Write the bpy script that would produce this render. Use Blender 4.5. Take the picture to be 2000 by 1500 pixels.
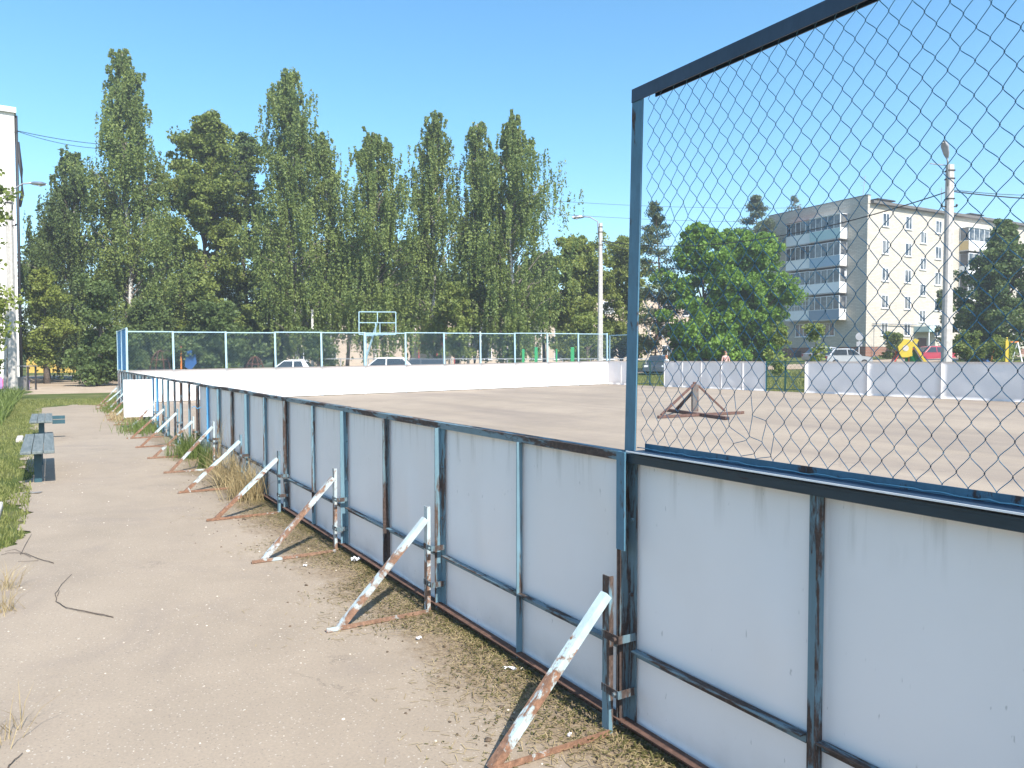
import bpy, math, random
import numpy as np
from math import radians, sin, cos, pi, atan2, sqrt, hypot
from mathutils import Vector, Matrix

for o in list(bpy.data.objects):
    bpy.data.objects.remove(o)
SC = bpy.context.scene
COL = SC.collection

# ---------------------------------------------------------------- camera, world, sun, exposure
F = 1480.0            # focal length in pixels of the 2000 px wide photograph
EYE = 1.65
PITCH = math.atan(48.0 / F)
cam_d = bpy.data.cameras.new('camera')
cam_d.sensor_width = 36.0
cam_d.lens = 36.0 * F / 2000.0
cam_d.clip_start = 0.05
cam_d.clip_end = 3000
cam = bpy.data.objects.new('camera', cam_d)
COL.objects.link(cam)
cam.location = (0, 0, EYE)
cam.rotation_euler = (pi / 2 - PITCH, 0, 0)
SC.camera = cam

SUN_AZ = radians(-59.4)      # direction towards the sun, measured from +X
SUN_EL = radians(46)
w = bpy.data.worlds.new('World')
SC.world = w
w.use_nodes = True
wn = w.node_tree
wn.nodes.clear()
sky = wn.nodes.new('ShaderNodeTexSky')
sky.sky_type = 'NISHITA'
sky.sun_disc = False
sky.sun_elevation = SUN_EL
sky.sun_rotation = pi / 2 - SUN_AZ
sky.air_density = 1.0
sky.dust_density = 0.9
sky.ozone_density = 2.6
sky.altitude = 100
bg = wn.nodes.new('ShaderNodeBackground')
bg.inputs['Strength'].default_value = 0.15
wo = wn.nodes.new('ShaderNodeOutputWorld')
hs = wn.nodes.new('ShaderNodeHueSaturation')
hs.inputs['Saturation'].default_value = 1.22
hs.inputs['Hue'].default_value = 0.488
hs.inputs['Value'].default_value = 0.97
wn.links.new(sky.outputs[0], hs.inputs['Color'])
wn.links.new(hs.outputs[0], bg.inputs[0])
wn.links.new(bg.outputs[0], wo.inputs[0])

sl = bpy.data.lights.new('sun', 'SUN')
sl.energy = 4.6
sl.angle = radians(0.53)
sl.color = (1.0, 0.95, 0.87)
sun = bpy.data.objects.new('sun', sl)
COL.objects.link(sun)
sdir = Vector((cos(SUN_AZ) * cos(SUN_EL), sin(SUN_AZ) * cos(SUN_EL), sin(SUN_EL)))
sun.rotation_euler = sdir.to_track_quat('Z', 'Y').to_euler()
sun.location = (20, -30, 40)

SC.view_settings.view_transform = 'Standard'
SC.view_settings.look = 'None'
SC.view_settings.exposure = 0.92
SC.view_settings.gamma = 1
SC.view_settings.use_curve_mapping = False
SC.cycles.max_bounces = 6
SC.cycles.diffuse_bounces = 3
SC.cycles.glossy_bounces = 2
SC.cycles.transmission_bounces = 3
SC.cycles.transparent_max_bounces = 6
SC.cycles.use_denoising = True

rng = np.random.default_rng(7)
random.seed(7)

# ---------------------------------------------------------------- places
P0 = Vector((0.540, 3.31, 0))                 # main post where the tall screen starts
DV = Vector((-0.5216, 0.8532, 0)).normalized()   # along the near side of the rink, away from the camera
NV = Vector((DV.y, -DV.x, 0))                    # across the rink
T_END = 28.9
W_RINK = 23.0
LC = P0 + DV * T_END
FC = LC + NV * W_RINK

def gz(s):
    if s < 0: return 0.0
    if s < 23: return 0.0145 * s
    if s < 50: return 0.3335 + 0.02 * (s - 23)
    if s < 75: return 0.8735 + 0.05 * (s - 50)
    return 2.1235

def ts(x, y):
    v = Vector((x, y, 0)) - P0
    return v.dot(DV), v.dot(NV)

def ground(x, y):
    return gz(ts(x, y)[1])

def ray(px, py):
    v = Vector(((px - 1000) / F, 1.0, -(py - 750) / F))
    c, s_ = cos(PITCH), sin(PITCH)
    return Vector((v.x, c * v.y + s_ * v.z, -s_ * v.y + c * v.z))

def at(px, D):
    """ground point seen in photo column px at depth D"""
    x = (px - 1000) / F * D
    return Vector((x, D, ground(x, D)))

def gp(px, py, z=0.0):
    r = ray(px, py)
    k = (z - EYE) / r.z
    return Vector((r.x * k, r.y * k, z))

def zof(py, D):
    r = ray(1000, py)
    return EYE + r.z / r.y * D

# ---------------------------------------------------------------- mesh helpers
class MB:
    def __init__(s):
        s.v = []; s.f = []; s.smooth = False
    def add(s, vs, fs):
        n = len(s.v)
        s.v += [tuple(v) for v in vs]
        s.f += [tuple(i + n for i in f) for f in fs]
        return s
    def box(s, x0, x1, y0, y1, z0, z1):
        return s.add([(x0,y0,z0),(x1,y0,z0),(x1,y1,z0),(x0,y1,z0),(x0,y0,z1),(x1,y0,z1),(x1,y1,z1),(x0,y1,z1)],
                     [(0,3,2,1),(4,5,6,7),(0,1,5,4),(1,2,6,5),(2,3,7,6),(3,0,4,7)])
    def beam(s, a, b, w_, h, up=(0,0,1)):
        a = Vector(a); b = Vector(b); d = (b - a).normalized(); up = Vector(up)
        side = d.cross(up)
        if side.length < 1e-4: side = d.cross(Vector((1, 0, 0)))
        side.normalize(); u = side.cross(d).normalized()
        vs = []
        for p in (a, b):
            for i, j in ((-1,-1),(1,-1),(1,1),(-1,1)):
                vs.append(p + side * (i * w_ / 2) + u * (j * h / 2))
        return s.add(vs, [(0,1,2,3),(7,6,5,4),(0,4,5,1),(1,5,6,2),(2,6,7,3),(3,7,4,0)])
    def tube(s, pts, r, n=6, caps=True):
        pts = [Vector(p) for p in pts]
        rs = r if isinstance(r, (list, tuple)) else [r] * len(pts)
        vs = []; fs = []
        for i, p in enumerate(pts):
            d = (pts[min(i + 1, len(pts) - 1)] - pts[max(i - 1, 0)])
            if d.length < 1e-6: d = Vector((0, 0, 1))
            d.normalize()
            a = d.cross(Vector((0, 0, 1)))
            if a.length < 0.05: a = d.cross(Vector((1, 0, 0)))
            a.normalize(); b = a.cross(d)
            for k in range(n):
                t = 2 * pi * k / n
                vs.append(p + a * (cos(t) * rs[i]) + b * (sin(t) * rs[i]))
        for i in range(len(pts) - 1):
            for k in range(n):
                fs.append((i*n+k, i*n+(k+1) % n, (i+1)*n+(k+1) % n, (i+1)*n+k))
        if caps:
            fs.append(tuple(range(n - 1, -1, -1)))
            fs.append(tuple((len(pts) - 1) * n + k for k in range(n)))
        return s.add(vs, fs)
    def prism(s, poly, y0, y1, plane='xz'):
        n = len(poly)
        def m(p, q):
            return (p[0], q, p[1]) if plane == 'xz' else ((q, p[0], p[1]) if plane == 'yz' else (p[0], p[1], q))
        vs = [m(p, y0) for p in poly] + [m(p, y1) for p in poly]
        fs = [tuple(range(n)), tuple(range(2*n-1, n-1, -1))] + [(i, i+n, (i+1) % n + n, (i+1) % n) for i in range(n)]
        return s.add(vs, fs)
    def blob(s, c, r, n=8, m=5, jit=0.0, squash=1.0):
        vs = []; fs = []
        for j in range(m + 1):
            ph = pi * j / m
            for k in range(n):
                t = 2 * pi * k / n
                rr = r * (1 + random.uniform(-jit, jit))
                vs.append((c[0] + rr*sin(ph)*cos(t), c[1] + rr*sin(ph)*sin(t), c[2] + rr*cos(ph)*squash))
        for j in range(m):
            for k in range(n):
                fs.append((j*n+k, (j+1)*n+k, (j+1)*n+(k+1) % n, j*n+(k+1) % n))
        return s.add(vs, fs)
    def grid(s, nx, ny, fn):
        vs = [fn(i / nx, j / ny) for j in range(ny + 1) for i in range(nx + 1)]
        fs = [(j*(nx+1)+i, j*(nx+1)+i+1, (j+1)*(nx+1)+i+1, (j+1)*(nx+1)+i) for j in range(ny) for i in range(nx)]
        return s.add(vs, fs)

def link(name, me, mat, parent=None):
    if mat: me.materials.append(mat)
    o = bpy.data.objects.new(name, me)
    COL.objects.link(o)
    if parent: o.parent = parent
    return o

def part(name, mb, mat, parent=None, smooth=False, bevel=0, label=None):
    me = bpy.data.meshes.new(name)
    me.from_pydata(mb.v, [], mb.f)
    me.update()
    if smooth:
        me.polygons.foreach_set('use_smooth', [True] * len(me.polygons))
    o = link(name, me, mat, parent)
    if bevel:
        b = o.modifiers.new('bevel', 'BEVEL'); b.width = bevel; b.segments = 2; b.limit_method = 'ANGLE'
        b.angle_limit = radians(40)
    if label: o['label'] = label
    return o

def qmesh(name, V, k, mat, parent=None, smooth=False):
    """V (n,3) numpy, faces are runs of k vertices"""
    me = bpy.data.meshes.new(name)
    n = len(V); nf = n // k
    me.vertices.add(n); me.vertices.foreach_set('co', np.ascontiguousarray(V, dtype=np.float32).ravel())
    me.loops.add(n); me.loops.foreach_set('vertex_index', np.arange(n, dtype=np.int32))
    me.polygons.add(nf); me.polygons.foreach_set('loop_start', np.arange(0, n, k, dtype=np.int32))
    me.update(calc_edges=True)
    if smooth: me.polygons.foreach_set('use_smooth', [True] * nf)
    return link(name, me, mat, parent)

def tag(o, label=None, cat=None, group=None, kind=None):
    if label: o['label'] = label
    if cat: o['category'] = cat
    if group: o['group'] = group
    if kind: o['kind'] = kind
    return o

def thing(name, label, cat, loc=(0,0,0), rz=0.0, group=None):
    o = bpy.data.objects.new(name, None)
    o.empty_display_size = 0.2
    COL.objects.link(o)
    o.location = loc; o.rotation_euler = (0, 0, rz)
    return tag(o, label, cat, group)

def copy_tree(o, parent=None):
    c = o.copy(); COL.objects.link(c)
    if parent: c.parent = parent
    for ch in o.children: copy_tree(ch, c)
    return c

# ---------------------------------------------------------------- materials
class NT:
    def __init__(s, name):
        s.m = bpy.data.materials.new(name); s.m.use_nodes = True
        s.t = s.m.node_tree; s.t.nodes.clear()
        s.out = s.t.nodes.new('ShaderNodeOutputMaterial')
        s.co = s.t.nodes.new('ShaderNodeTexCoord').outputs['Object']
    def n(s, typ, **kw):
        nd = s.t.nodes.new(typ)
        for k, v in kw.items(): setattr(nd, k, v)
        return nd
    def L(s, a, b): s.t.links.new(a, b)
    def mapping(s, scale=(1,1,1), rot=(0,0,0), loc=(0,0,0)):
        m = s.n('ShaderNodeMapping'); s.L(s.co, m.inputs['Vector'])
        m.inputs['Scale'].default_value = scale; m.inputs['Rotation'].default_value = rot
        m.inputs['Location'].default_value = loc
        return m.outputs[0]
    def noise(s, scale, detail=4, rough=0.55, vec=None, dist=0.0):
        nd = s.n('ShaderNodeTexNoise'); nd.inputs['Scale'].default_value = scale
        nd.inputs['Detail'].default_value = detail; nd.inputs['Roughness'].default_value = rough
        nd.inputs['Distortion'].default_value = dist
        s.L(vec if vec is not None else s.co, nd.inputs['Vector'])
        return nd.outputs['Fac']
    def voro(s, scale, vec=None, out='Distance'):
        nd = s.n('ShaderNodeTexVoronoi'); nd.inputs['Scale'].default_value = scale
        s.L(vec if vec is not None else s.co, nd.inputs['Vector'])
        return nd.outputs[out]
    def ramp(s, fac, stops):
        r = s.n('ShaderNodeValToRGB'); e = r.color_ramp.elements
        while len(e) < len(stops): e.new(0.5)
        for i, (p, c) in enumerate(stops):
            e[i].position = p
            e[i].color = (c, c, c, 1) if isinstance(c, (int, float)) else (*c, 1)
        s.L(fac, r.inputs[0])
        return r.outputs[0]
    def mix(s, fac, a, b, mode='MIX'):
        m = s.n('ShaderNodeMix', data_type='RGBA', blend_type=mode)
        ins = [m.inputs[0], m.inputs[6], m.inputs[7]]
        for i, x in zip(ins, (fac, a, b)):
            if isinstance(x, (int, float)): i.default_value = x if i is ins[0] else (x, x, x, 1)
            elif isinstance(x, tuple): i.default_value = (*x, 1)
            else: s.L(x, i)
        return m.outputs[2]
    def math(s, op, a, b=0.0, clamp=False):
        m = s.n('ShaderNodeMath', operation=op); m.use_clamp = clamp
        for i, x in zip(m.inputs, (a, b)):
            if isinstance(x, (int, float)): i.default_value = x
            else: s.L(x, i)
        return m.outputs[0]
    def xyz(s):
        sp = s.n('ShaderNodeSeparateXYZ'); s.L(s.co, sp.inputs[0]); return sp.outputs
    def bsdf(s, col, rough=0.7, metal=0.0, bump=None, bstr=0.3, bdist=0.01, spec=0.5, trans=None, coat=0):
        b = s.n('ShaderNodeBsdfPrincipled')
        for key, x in (('Base Color', col), ('Roughness', rough), ('Metallic', metal), ('Specular IOR Level', spec)):
            i = b.inputs[key]
            if isinstance(x, (int, float)): i.default_value = x
            elif isinstance(x, tuple): i.default_value = (*x, 1)
            else: s.L(x, i)
        if coat: b.inputs['Coat Weight'].default_value = coat
        if bump is not None:
            bn = s.n('ShaderNodeBump'); bn.inputs['Strength'].default_value = bstr
            bn.inputs['Distance'].default_value = bdist
            s.L(bump, bn.inputs['Height']); s.L(bn.outputs[0], b.inputs['Normal'])
        sh = b.outputs[0]
        if trans is not None:
            tr = s.n('ShaderNodeBsdfTranslucent')
            if isinstance(col, tuple): tr.inputs[0].default_value = (*col, 1)
            else: s.L(col, tr.inputs[0])
            mx = s.n('ShaderNodeMixShader'); mx.inputs[0].default_value = trans
            s.L(sh, mx.inputs[1]); s.L(tr.outputs[0], mx.inputs[2]); sh = mx.outputs[0]
        s.L(sh, s.out.inputs[0])
        return s.m

def plain(name, col, rough=0.6, metal=0.0, var=0.12, scale=6.0, coat=0):
    t = NT(name)
    f = t.ramp(t.noise(scale, 5), [(0.3, tuple(c * (1 - var) for c in col)), (0.7, tuple(min(1, c * (1 + var)) for c in col))])
    return t.bsdf(f, rough, metal, coat=coat)

def rusty(name, paint, rust=(0.13, 0.06, 0.035), amount=0.5, scale=7.0, stretch=(1, 1, 0.35), zgrad=None, dirt=0.35):
    t = NT(name)
    v = t.mapping(scale=stretch)
    n1 = t.noise(scale, 7, 0.66, v, 0.4)
    n2 = t.noise(scale * 6, 5, 0.7, v)
    m = t.math('ADD', t.math('MULTIPLY', n1, 0.8), t.math('MULTIPLY', n2, 0.2))
    if zgrad:      # paint worn more towards the foot
        z = t.xyz()[2]
        g = t.math('MULTIPLY', t.math('SUBTRACT', zgrad[0], z), zgrad[1])
        m = t.math('ADD', m, g)
    a = 1 - amount
    mask = t.ramp(m, [(max(0, a - 0.02) , 0.0), (min(1, a + 0.03), 1.0)])
    pc = t.ramp(t.noise(scale * 2.3, 6, 0.7, v), [(0.25, tuple(c * (1 - dirt) for c in paint)), (0.7, paint)])
    rc = t.ramp(t.noise(scale * 4, 5, 0.7), [(0.2, tuple(c * 0.45 for c in rust)), (0.5, rust), (0.8, tuple(min(1, c * 1.9) for c in rust))])
    c = t.mix(mask, pc, rc)
    r = t.ramp(mask, [(0, 0.45), (1, 0.9)])
    return t.bsdf(c, r, 0.0, bump=t.math('ADD', mask, n2), bstr=0.35, bdist=0.002, spec=0.4)

M = {}
M['frame'] = rusty('blue_frame_paint', (0.16, 0.27, 0.33), rust=(0.075, 0.05, 0.04), amount=0.47, scale=11, stretch=(1, 1, 0.16))
M['frame_dark'] = rusty('worn_frame_paint', (0.135, 0.205, 0.24), rust=(0.06, 0.042, 0.036), amount=0.51, scale=14, stretch=(1, 1, 0.14))
M['rail'] = rusty('rail_paint', (0.14, 0.23, 0.28), rust=(0.07, 0.05, 0.042), amount=0.51, scale=12, stretch=(0.2, 1, 1))
M['rail_shaded'] = rusty('shaded_rail_paint', (0.028, 0.045, 0.06), rust=(0.04, 0.03, 0.03), amount=0.4, scale=12, stretch=(0.2, 1, 1))  # near-black colour carries the shade on the rail fascia below the screen
M['bottom_rail'] = rusty('rusty_rail', (0.13, 0.10, 0.09), rust=(0.10, 0.055, 0.04), amount=0.75, scale=5, stretch=(0.3, 1, 1))
M['brace'] = rusty('brace_paint', (0.50, 0.62, 0.64), rust=(0.20, 0.11, 0.07), amount=0.50, scale=9, stretch=(1, 0.5, 0.5), zgrad=(0.36, 0.26))
M['brace_rust'] = rusty('brace_rust_paint', (0.48, 0.56, 0.58), rust=(0.21, 0.125, 0.085), amount=0.50, scale=8, stretch=(1, 0.5, 0.5), zgrad=(0.4, 0.2))
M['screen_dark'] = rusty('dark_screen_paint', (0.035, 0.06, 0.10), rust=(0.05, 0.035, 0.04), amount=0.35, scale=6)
M['screen'] = rusty('screen_paint', (0.085, 0.20, 0.29), rust=(0.07, 0.05, 0.045), amount=0.42, scale=9)
M['wire'] = rusty('wire_paint', (0.065, 0.20, 0.32), rust=(0.07, 0.05, 0.05), amount=0.25, scale=3)
M['farframe'] = rusty('pale_blue_paint', (0.40, 0.58, 0.66), rust=(0.2, 0.13, 0.1), amount=0.36, scale=5)
M['farwire'] = plain('far_wire_paint', (0.16, 0.27, 0.35), 0.5)
M['brightblue'] = rusty('bright_blue_paint', (0.10, 0.33, 0.58), amount=0.35, scale=6)

def panel_mat(name, base=(0.81, 0.77, 0.755), streak=0.55):
    t = NT(name)
    x, y, z = t.xyz()
    s1 = t.noise(1.0, 6, 0.6, t.mapping(scale=(11, 1, 0.9)))
    s1 = t.ramp(s1, [(0.52, 0), (0.66, 1)])
    top = t.math('MULTIPLY', t.math('SUBTRACT', z, 0.98), 4.0, clamp=True)
    bot = t.math('MULTIPLY', t.math('SUBTRACT', 0.24, z), 5.0, clamp=True)
    bl = t.ramp(t.noise(2.6, 5, 0.6), [(0.35, 0), (0.75, 1)])
    f = t.math('MULTIPLY', s1, top)
    f = t.math('ADD', t.math('MULTIPLY', f, streak), t.math('MULTIPLY', t.math('MULTIPLY', bot, bl), 0.5), clamp=True)
    oi = t.n('ShaderNodeObjectInfo').outputs['Random']
    sc = t.ramp(t.noise(60, 3, 0.5, t.mapping(scale=(1, 1, 0.25))), [(0.71, 0), (0.74, 1)])
    c = t.mix(t.math('MULTIPLY', bl, 0.12), base, tuple(k * 0.8 for k in base))
    c = t.mix(f, c, (0.28, 0.25, 0.2))
    c = t.mix(t.math('MULTIPLY', sc, 0.4), c, (0.22, 0.21, 0.2))
    c = t.mix(t.math('MULTIPLY', oi, 0.13), c, (0.45, 0.44, 0.42))
    c = t.mix(t.ramp(t.noise(1.1, 6, 0.65), [(0.5, 0.0), (0.75, 0.16)]), c, (0.5, 0.48, 0.45))
    return t.bsdf(c, 0.42, bump=t.noise(5, 3), bstr=0.10, bdist=0.02, spec=0.35)
M['panel'] = panel_mat('board_plastic')
M['panel_far'] = panel_mat('board_plastic_far', streak=0.15)

def ground_mat(name, kind):
    t = NT(name)
    x, y, z = t.xyz()
    big = t.noise(0.35, 5, 0.6)
    mid = t.noise(2.2, 6, 0.6)
    fine = t.noise(70, 4, 0.65)
    c = t.ramp(big, [(0.3, (0.265, 0.217, 0.165)), (0.55, (0.318, 0.260, 0.198)), (0.75, (0.36, 0.296, 0.226))])
    c = t.mix(t.ramp(mid, [(0.35, 0.0), (0.7, 0.4)]), c, (0.38, 0.31, 0.235))
    c = t.mix(t.ramp(t.noise(0.9, 7, 0.7, dist=0.8), [(0.5, 0.0), (0.7, 0.5)]), c, (0.235, 0.195, 0.165))
    # stones of the aggregate
    ve = t.n('ShaderNodeTexVoronoi'); ve.inputs['Scale'].default_value = 95 if kind == 'path' else 60
    t.L(t.co, ve.inputs['Vector'])
    st = t.ramp(ve.outputs['Color'], [(0.0, 0.0), (1.0, 1.0)])
    bright = t.ramp(t.math('MULTIPLY', t.math('GREATER_THAN', st, 0.83), t.math('LESS_THAN', ve.outputs['Distance'], 0.34)), [(0, 0), (1, 1)])
    dark = t.math('MULTIPLY', t.math('LESS_THAN', st, 0.2), t.math('LESS_THAN', ve.outputs['Distance'], 0.4))
    c = t.mix(t.math('MULTIPLY', bright, 0.55 if kind == 'path' else 0.3), c, (0.58, 0.52, 0.44))
    c = t.mix(t.math('MULTIPLY', dark, 0.45), c, (0.15, 0.125, 0.105))
    c = t.mix(t.ramp(fine, [(0.3, 0.34), (0.62, 0.0)]), c, (0.17, 0.14, 0.12))
    v2 = t.n('ShaderNodeTexVoronoi'); v2.inputs['Scale'].default_value = 34
    t.L(t.co, v2.inputs['Vector'])
    chip = t.math('MULTIPLY', t.math('LESS_THAN', v2.outputs['Distance'], 0.16), t.math('GREATER_THAN', t.ramp(v2.outputs['Color'], [(0, 0), (1, 1)]), 0.62))
    c = t.mix(t.math('MULTIPLY', chip, 0.4 if kind == 'path' else 0.0), c, (0.62, 0.57, 0.5))
    v3 = t.n('ShaderNodeTexVoronoi', feature='DISTANCE_TO_EDGE'); v3.inputs['Scale'].default_value = 0.45
    wv = t.n('ShaderNodeVectorMath', operation='ADD')
    nd = t.n('ShaderNodeTexNoise'); nd.inputs['Scale'].default_value = 1.6; nd.inputs['Detail'].default_value = 8; nd.inputs['Roughness'].default_value = 0.7
    t.L(t.co, nd.inputs['Vector'])
    t.L(t.co, wv.inputs[0]); t.L(nd.outputs['Color'], wv.inputs[1]); t.L(wv.outputs[0], v3.inputs['Vector'])
    crack = t.ramp(v3.outputs['Distance'], [(0.0, 1.0), (0.006, 0.0)])
    crack = t.math('MULTIPLY', crack, t.ramp(t.noise(0.8, 2), [(0.52, 0), (0.62, 0.55)]))
    c = t.mix(crack, c, (0.11, 0.09, 0.075))
    if kind == 'rink': c = t.mix(1.0, c, (1.05, 1.05, 1.06), 'MULTIPLY')
    if kind == 'path':
        # soil and rotted straw swept against the boards: local y is the distance from the fence
        e = t.math('ADD', t.math('MULTIPLY', t.noise(1.3, 6, 0.7), 0.95), t.math('MULTIPLY', t.noise(14, 5, 0.75), 0.42))
        m = t.math('SUBTRACT', t.math('ADD', e, 0.0), t.math('MULTIPLY', y, 1.0))
        m = t.ramp(m, [(0.12, 0.0), (0.34, 0.9)])
        soil = t.ramp(t.noise(30, 6, 0.75), [(0.28, (0.075, 0.055, 0.038)), (0.5, (0.20, 0.15, 0.10)), (0.72, (0.34, 0.27, 0.18))])
        c = t.mix(m, c, soil)
    else:
        stn = t.noise(1.0, 6, 0.6, t.mapping(scale=(0.10, 0.55, 1), rot=(0, 0, 0.5)))
        c = t.mix(t.ramp(stn, [(0.46, 0.0), (0.66, 0.6)]), c, (0.20, 0.165, 0.14))
    return t.bsdf(c, 0.92, bump=t.math('ADD', fine, t.math('MULTIPLY', bright, 0.5)), bstr=0.35, bdist=0.004, spec=0.25)
M['asphalt'] = ground_mat('dusty_asphalt', 'path')
M['rink'] = ground_mat('rink_asphalt', 'rink')

t = NT('terrain_soil')
c = t.ramp(t.noise(0.5, 8, 0.7), [(0.3, (0.055, 0.085, 0.022)), (0.5, (0.10, 0.125, 0.038)), (0.68, (0.20, 0.18, 0.085))])
c = t.mix(t.ramp(t.noise(9, 6, 0.7), [(0.3, 0.5), (0.6, 0.0)]), c, (0.04, 0.05, 0.015))
M['terrain'] = t.bsdf(c, 0.95, bump=t.noise(12, 6, 0.7), bstr=0.8, bdist=0.06, spec=0.1)
t = NT('dirt')
c = t.ramp(t.noise(0.6, 7, 0.65), [(0.3, (0.30, 0.235, 0.17)), (0.7, (0.43, 0.35, 0.27))])
M['dirt'] = t.bsdf(c, 0.95, bump=t.noise(8, 6, 0.7), bstr=0.5, bdist=0.03, spec=0.1)

def leaf_mat(name, a, b, trans=0.42, sc=0.55, rough=0.55):
    t = NT(name)
    f = t.noise(sc, 5, 0.65)
    f2 = t.noise(sc * 9, 2, 0.5)
    m = t.math('ADD', t.math('MULTIPLY', f, 0.6), t.math('MULTIPLY', f2, 0.4))
    c = t.ramp(m, [(0.36, a), (0.62, b)])
    return t.bsdf(c, rough, trans=trans, spec=0.35)
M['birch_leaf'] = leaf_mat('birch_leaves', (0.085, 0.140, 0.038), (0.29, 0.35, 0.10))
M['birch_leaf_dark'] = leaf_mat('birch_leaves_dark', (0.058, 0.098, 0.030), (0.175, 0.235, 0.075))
M['lime_leaf'] = leaf_mat('lime_leaves', (0.095, 0.140, 0.032), (0.30, 0.35, 0.085))
M['maple_leaf'] = leaf_mat('maple_leaves', (0.08, 0.17, 0.022), (0.25, 0.40, 0.06))
M['yellow_leaf'] = leaf_mat('yellowish_leaves', (0.13, 0.185, 0.035), (0.33, 0.37, 0.09))
M['pine_leaf'] = leaf_mat('pine_needles', (0.055, 0.085, 0.038), (0.14, 0.17, 0.075), trans=0.15)
M['grass'] = leaf_mat('grass_blades', (0.10, 0.14, 0.025), (0.36, 0.36, 0.13), sc=2.6)
M['straw'] = leaf_mat('dry_straw', (0.20, 0.145, 0.065), (0.50, 0.40, 0.22), sc=3, trans=0.2)
M['weed'] = leaf_mat('weed_leaves', (0.09, 0.14, 0.025), (0.22, 0.27, 0.08), sc=3)
M['moss'] = leaf_mat('moss', (0.07, 0.075, 0.02), (0.20, 0.19, 0.07), sc=3)

t = NT('birch_bark')
bn = t.noise(5, 5, 0.7, t.mapping(scale=(1, 1, 3)))
c = t.ramp(bn, [(0.40, (0.06, 0.05, 0.045)), (0.47, (0.52, 0.5, 0.46)), (0.8, (0.68, 0.66, 0.62))])
M['birch_bark'] = t.bsdf(c, 0.8)
M['twig_bark'] = plain('twig_bark', (0.20, 0.17, 0.14), 0.9, var=0.4, scale=5)
M['bark'] = plain('dark_bark', (0.09, 0.07, 0.055), 0.9, var=0.5, scale=8)
M['pine_bark'] = plain('pine_bark', (0.26, 0.13, 0.07), 0.9, var=0.5, scale=6)

def brick_mat(name, a, b, mortar, bw=0.5, bh=0.16, plane='x'):
    t = NT(name)
    x, y, z = t.xyz()
    cb = t.n('ShaderNodeCombineXYZ')
    t.L(t.math('ADD', x, y), cb.inputs[0]); t.L(z, cb.inputs[1])
    br = t.n('ShaderNodeTexBrick'); t.L(cb.outputs[0], br.inputs['Vector'])
    br.inputs['Scale'].default_value = 1.0
    br.inputs['Brick Width'].default_value = bw; br.inputs['Row Height'].default_value = bh
    br.inputs['Mortar Size'].default_value = 0.018
    br.inputs['Color1'].default_value = (*a, 1); br.inputs['Color2'].default_value = (*b, 1)
    br.inputs['Mortar'].default_value = (*mortar, 1)
    st = t.ramp(t.noise(0.5, 6, 0.65, t.mapping(scale=(0.35, 0.35, 2.2))), [(0.35, 0.0), (0.75, 0.35)])
    c = t.mix(st, br.outputs['Color'], tuple(k * 0.55 for k in a))
    return t.bsdf(c, 0.85, bump=br.outputs['Fac'], bstr=0.3, bdist=0.02, spec=0.2)
M['silicate'] = brick_mat('silicate_brick', (0.58, 0.53, 0.45), (0.47, 0.425, 0.36), (0.37, 0.335, 0.285))
M['redbrick'] = brick_mat('red_brick', (0.28, 0.12, 0.08), (0.2, 0.09, 0.06), (0.3, 0.25, 0.2))
M['cream'] = brick_mat('cream_plaster', (0.62, 0.50, 0.40), (0.58, 0.46, 0.37), (0.5, 0.42, 0.34))
t = NT('white_tile_panel')
c = t.ramp(t.noise(7, 5, 0.7), [(0.3, (0.60, 0.57, 0.53)), (0.7, (0.74, 0.72, 0.69))])
c = t.mix(t.ramp(t.noise(1.5, 6, 0.7, t.mapping(scale=(2.5, 2.5, 0.6))), [(0.55, 0), (0.8, 0.35)]), c, (0.45, 0.38, 0.32))
M['whitewall'] = t.bsdf(c, 0.8)
M['concrete'] = plain('concrete', (0.46, 0.43, 0.40), 0.9, var=0.15, scale=9)
M['concrete_dark'] = plain('dark_concrete', (0.20, 0.19, 0.18), 0.9, var=0.2)
M['white'] = plain('white_paint', (0.74, 0.74, 0.74), 0.5, var=0.05)
M['pvc'] = plain('white_pvc', (0.78, 0.78, 0.78), 0.35, var=0.03)
M['lampgrey'] = plain('lamp_grey', (0.30, 0.31, 0.33), 0.5)
t = NT('window_glass')
c = t.ramp(t.noise(0.9, 3), [(0.35, (0.018, 0.024, 0.035)), (0.5, (0.05, 0.06, 0.075)), (0.56, (0.18, 0.175, 0.165)), (0.62, (0.10, 0.11, 0.12))])
M['glass'] = t.bsdf(c, 0.07, spec=0.8)
M['carglass'] = plain('car_glass', (0.03, 0.04, 0.05), 0.05, var=0.2)
M['tyre'] = plain('rubber', (0.02, 0.02, 0.02), 0.85)
M['steel'] = plain('steel', (0.4, 0.4, 0.42), 0.35, 0.8)
M['dark'] = plain('black_metal', (0.025, 0.025, 0.028), 0.6)
M['roof'] = plain('roof_sheet', (0.12, 0.11, 0.10), 0.7, var=0.3)
M['brownrust'] = rusty('stand_rust', (0.12, 0.10, 0.10), rust=(0.115, 0.065, 0.052), amount=0.6, scale=8)
M['stand_post'] = rusty('stand_post_paint', (0.16, 0.15, 0.14), rust=(0.14, 0.08, 0.06), amount=0.5, scale=7)
t = NT('bench_planks')
c = t.ramp(t.noise(3, 8, 0.75, t.mapping(scale=(0.6, 9, 9))), [(0.3, (0.065, 0.085, 0.085)), (0.5, (0.13, 0.155, 0.155)), (0.75, (0.22, 0.235, 0.225))])
M['plank'] = t.bsdf(c, 0.75, bump=t.noise(4, 6, 0.7, t.mapping(scale=(0.6, 14, 14))), bstr=0.4, bdist=0.004)
M['bench_post'] = rusty('bench_post_paint', (0.04, 0.10, 0.125), amount=0.33, scale=8)
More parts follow.
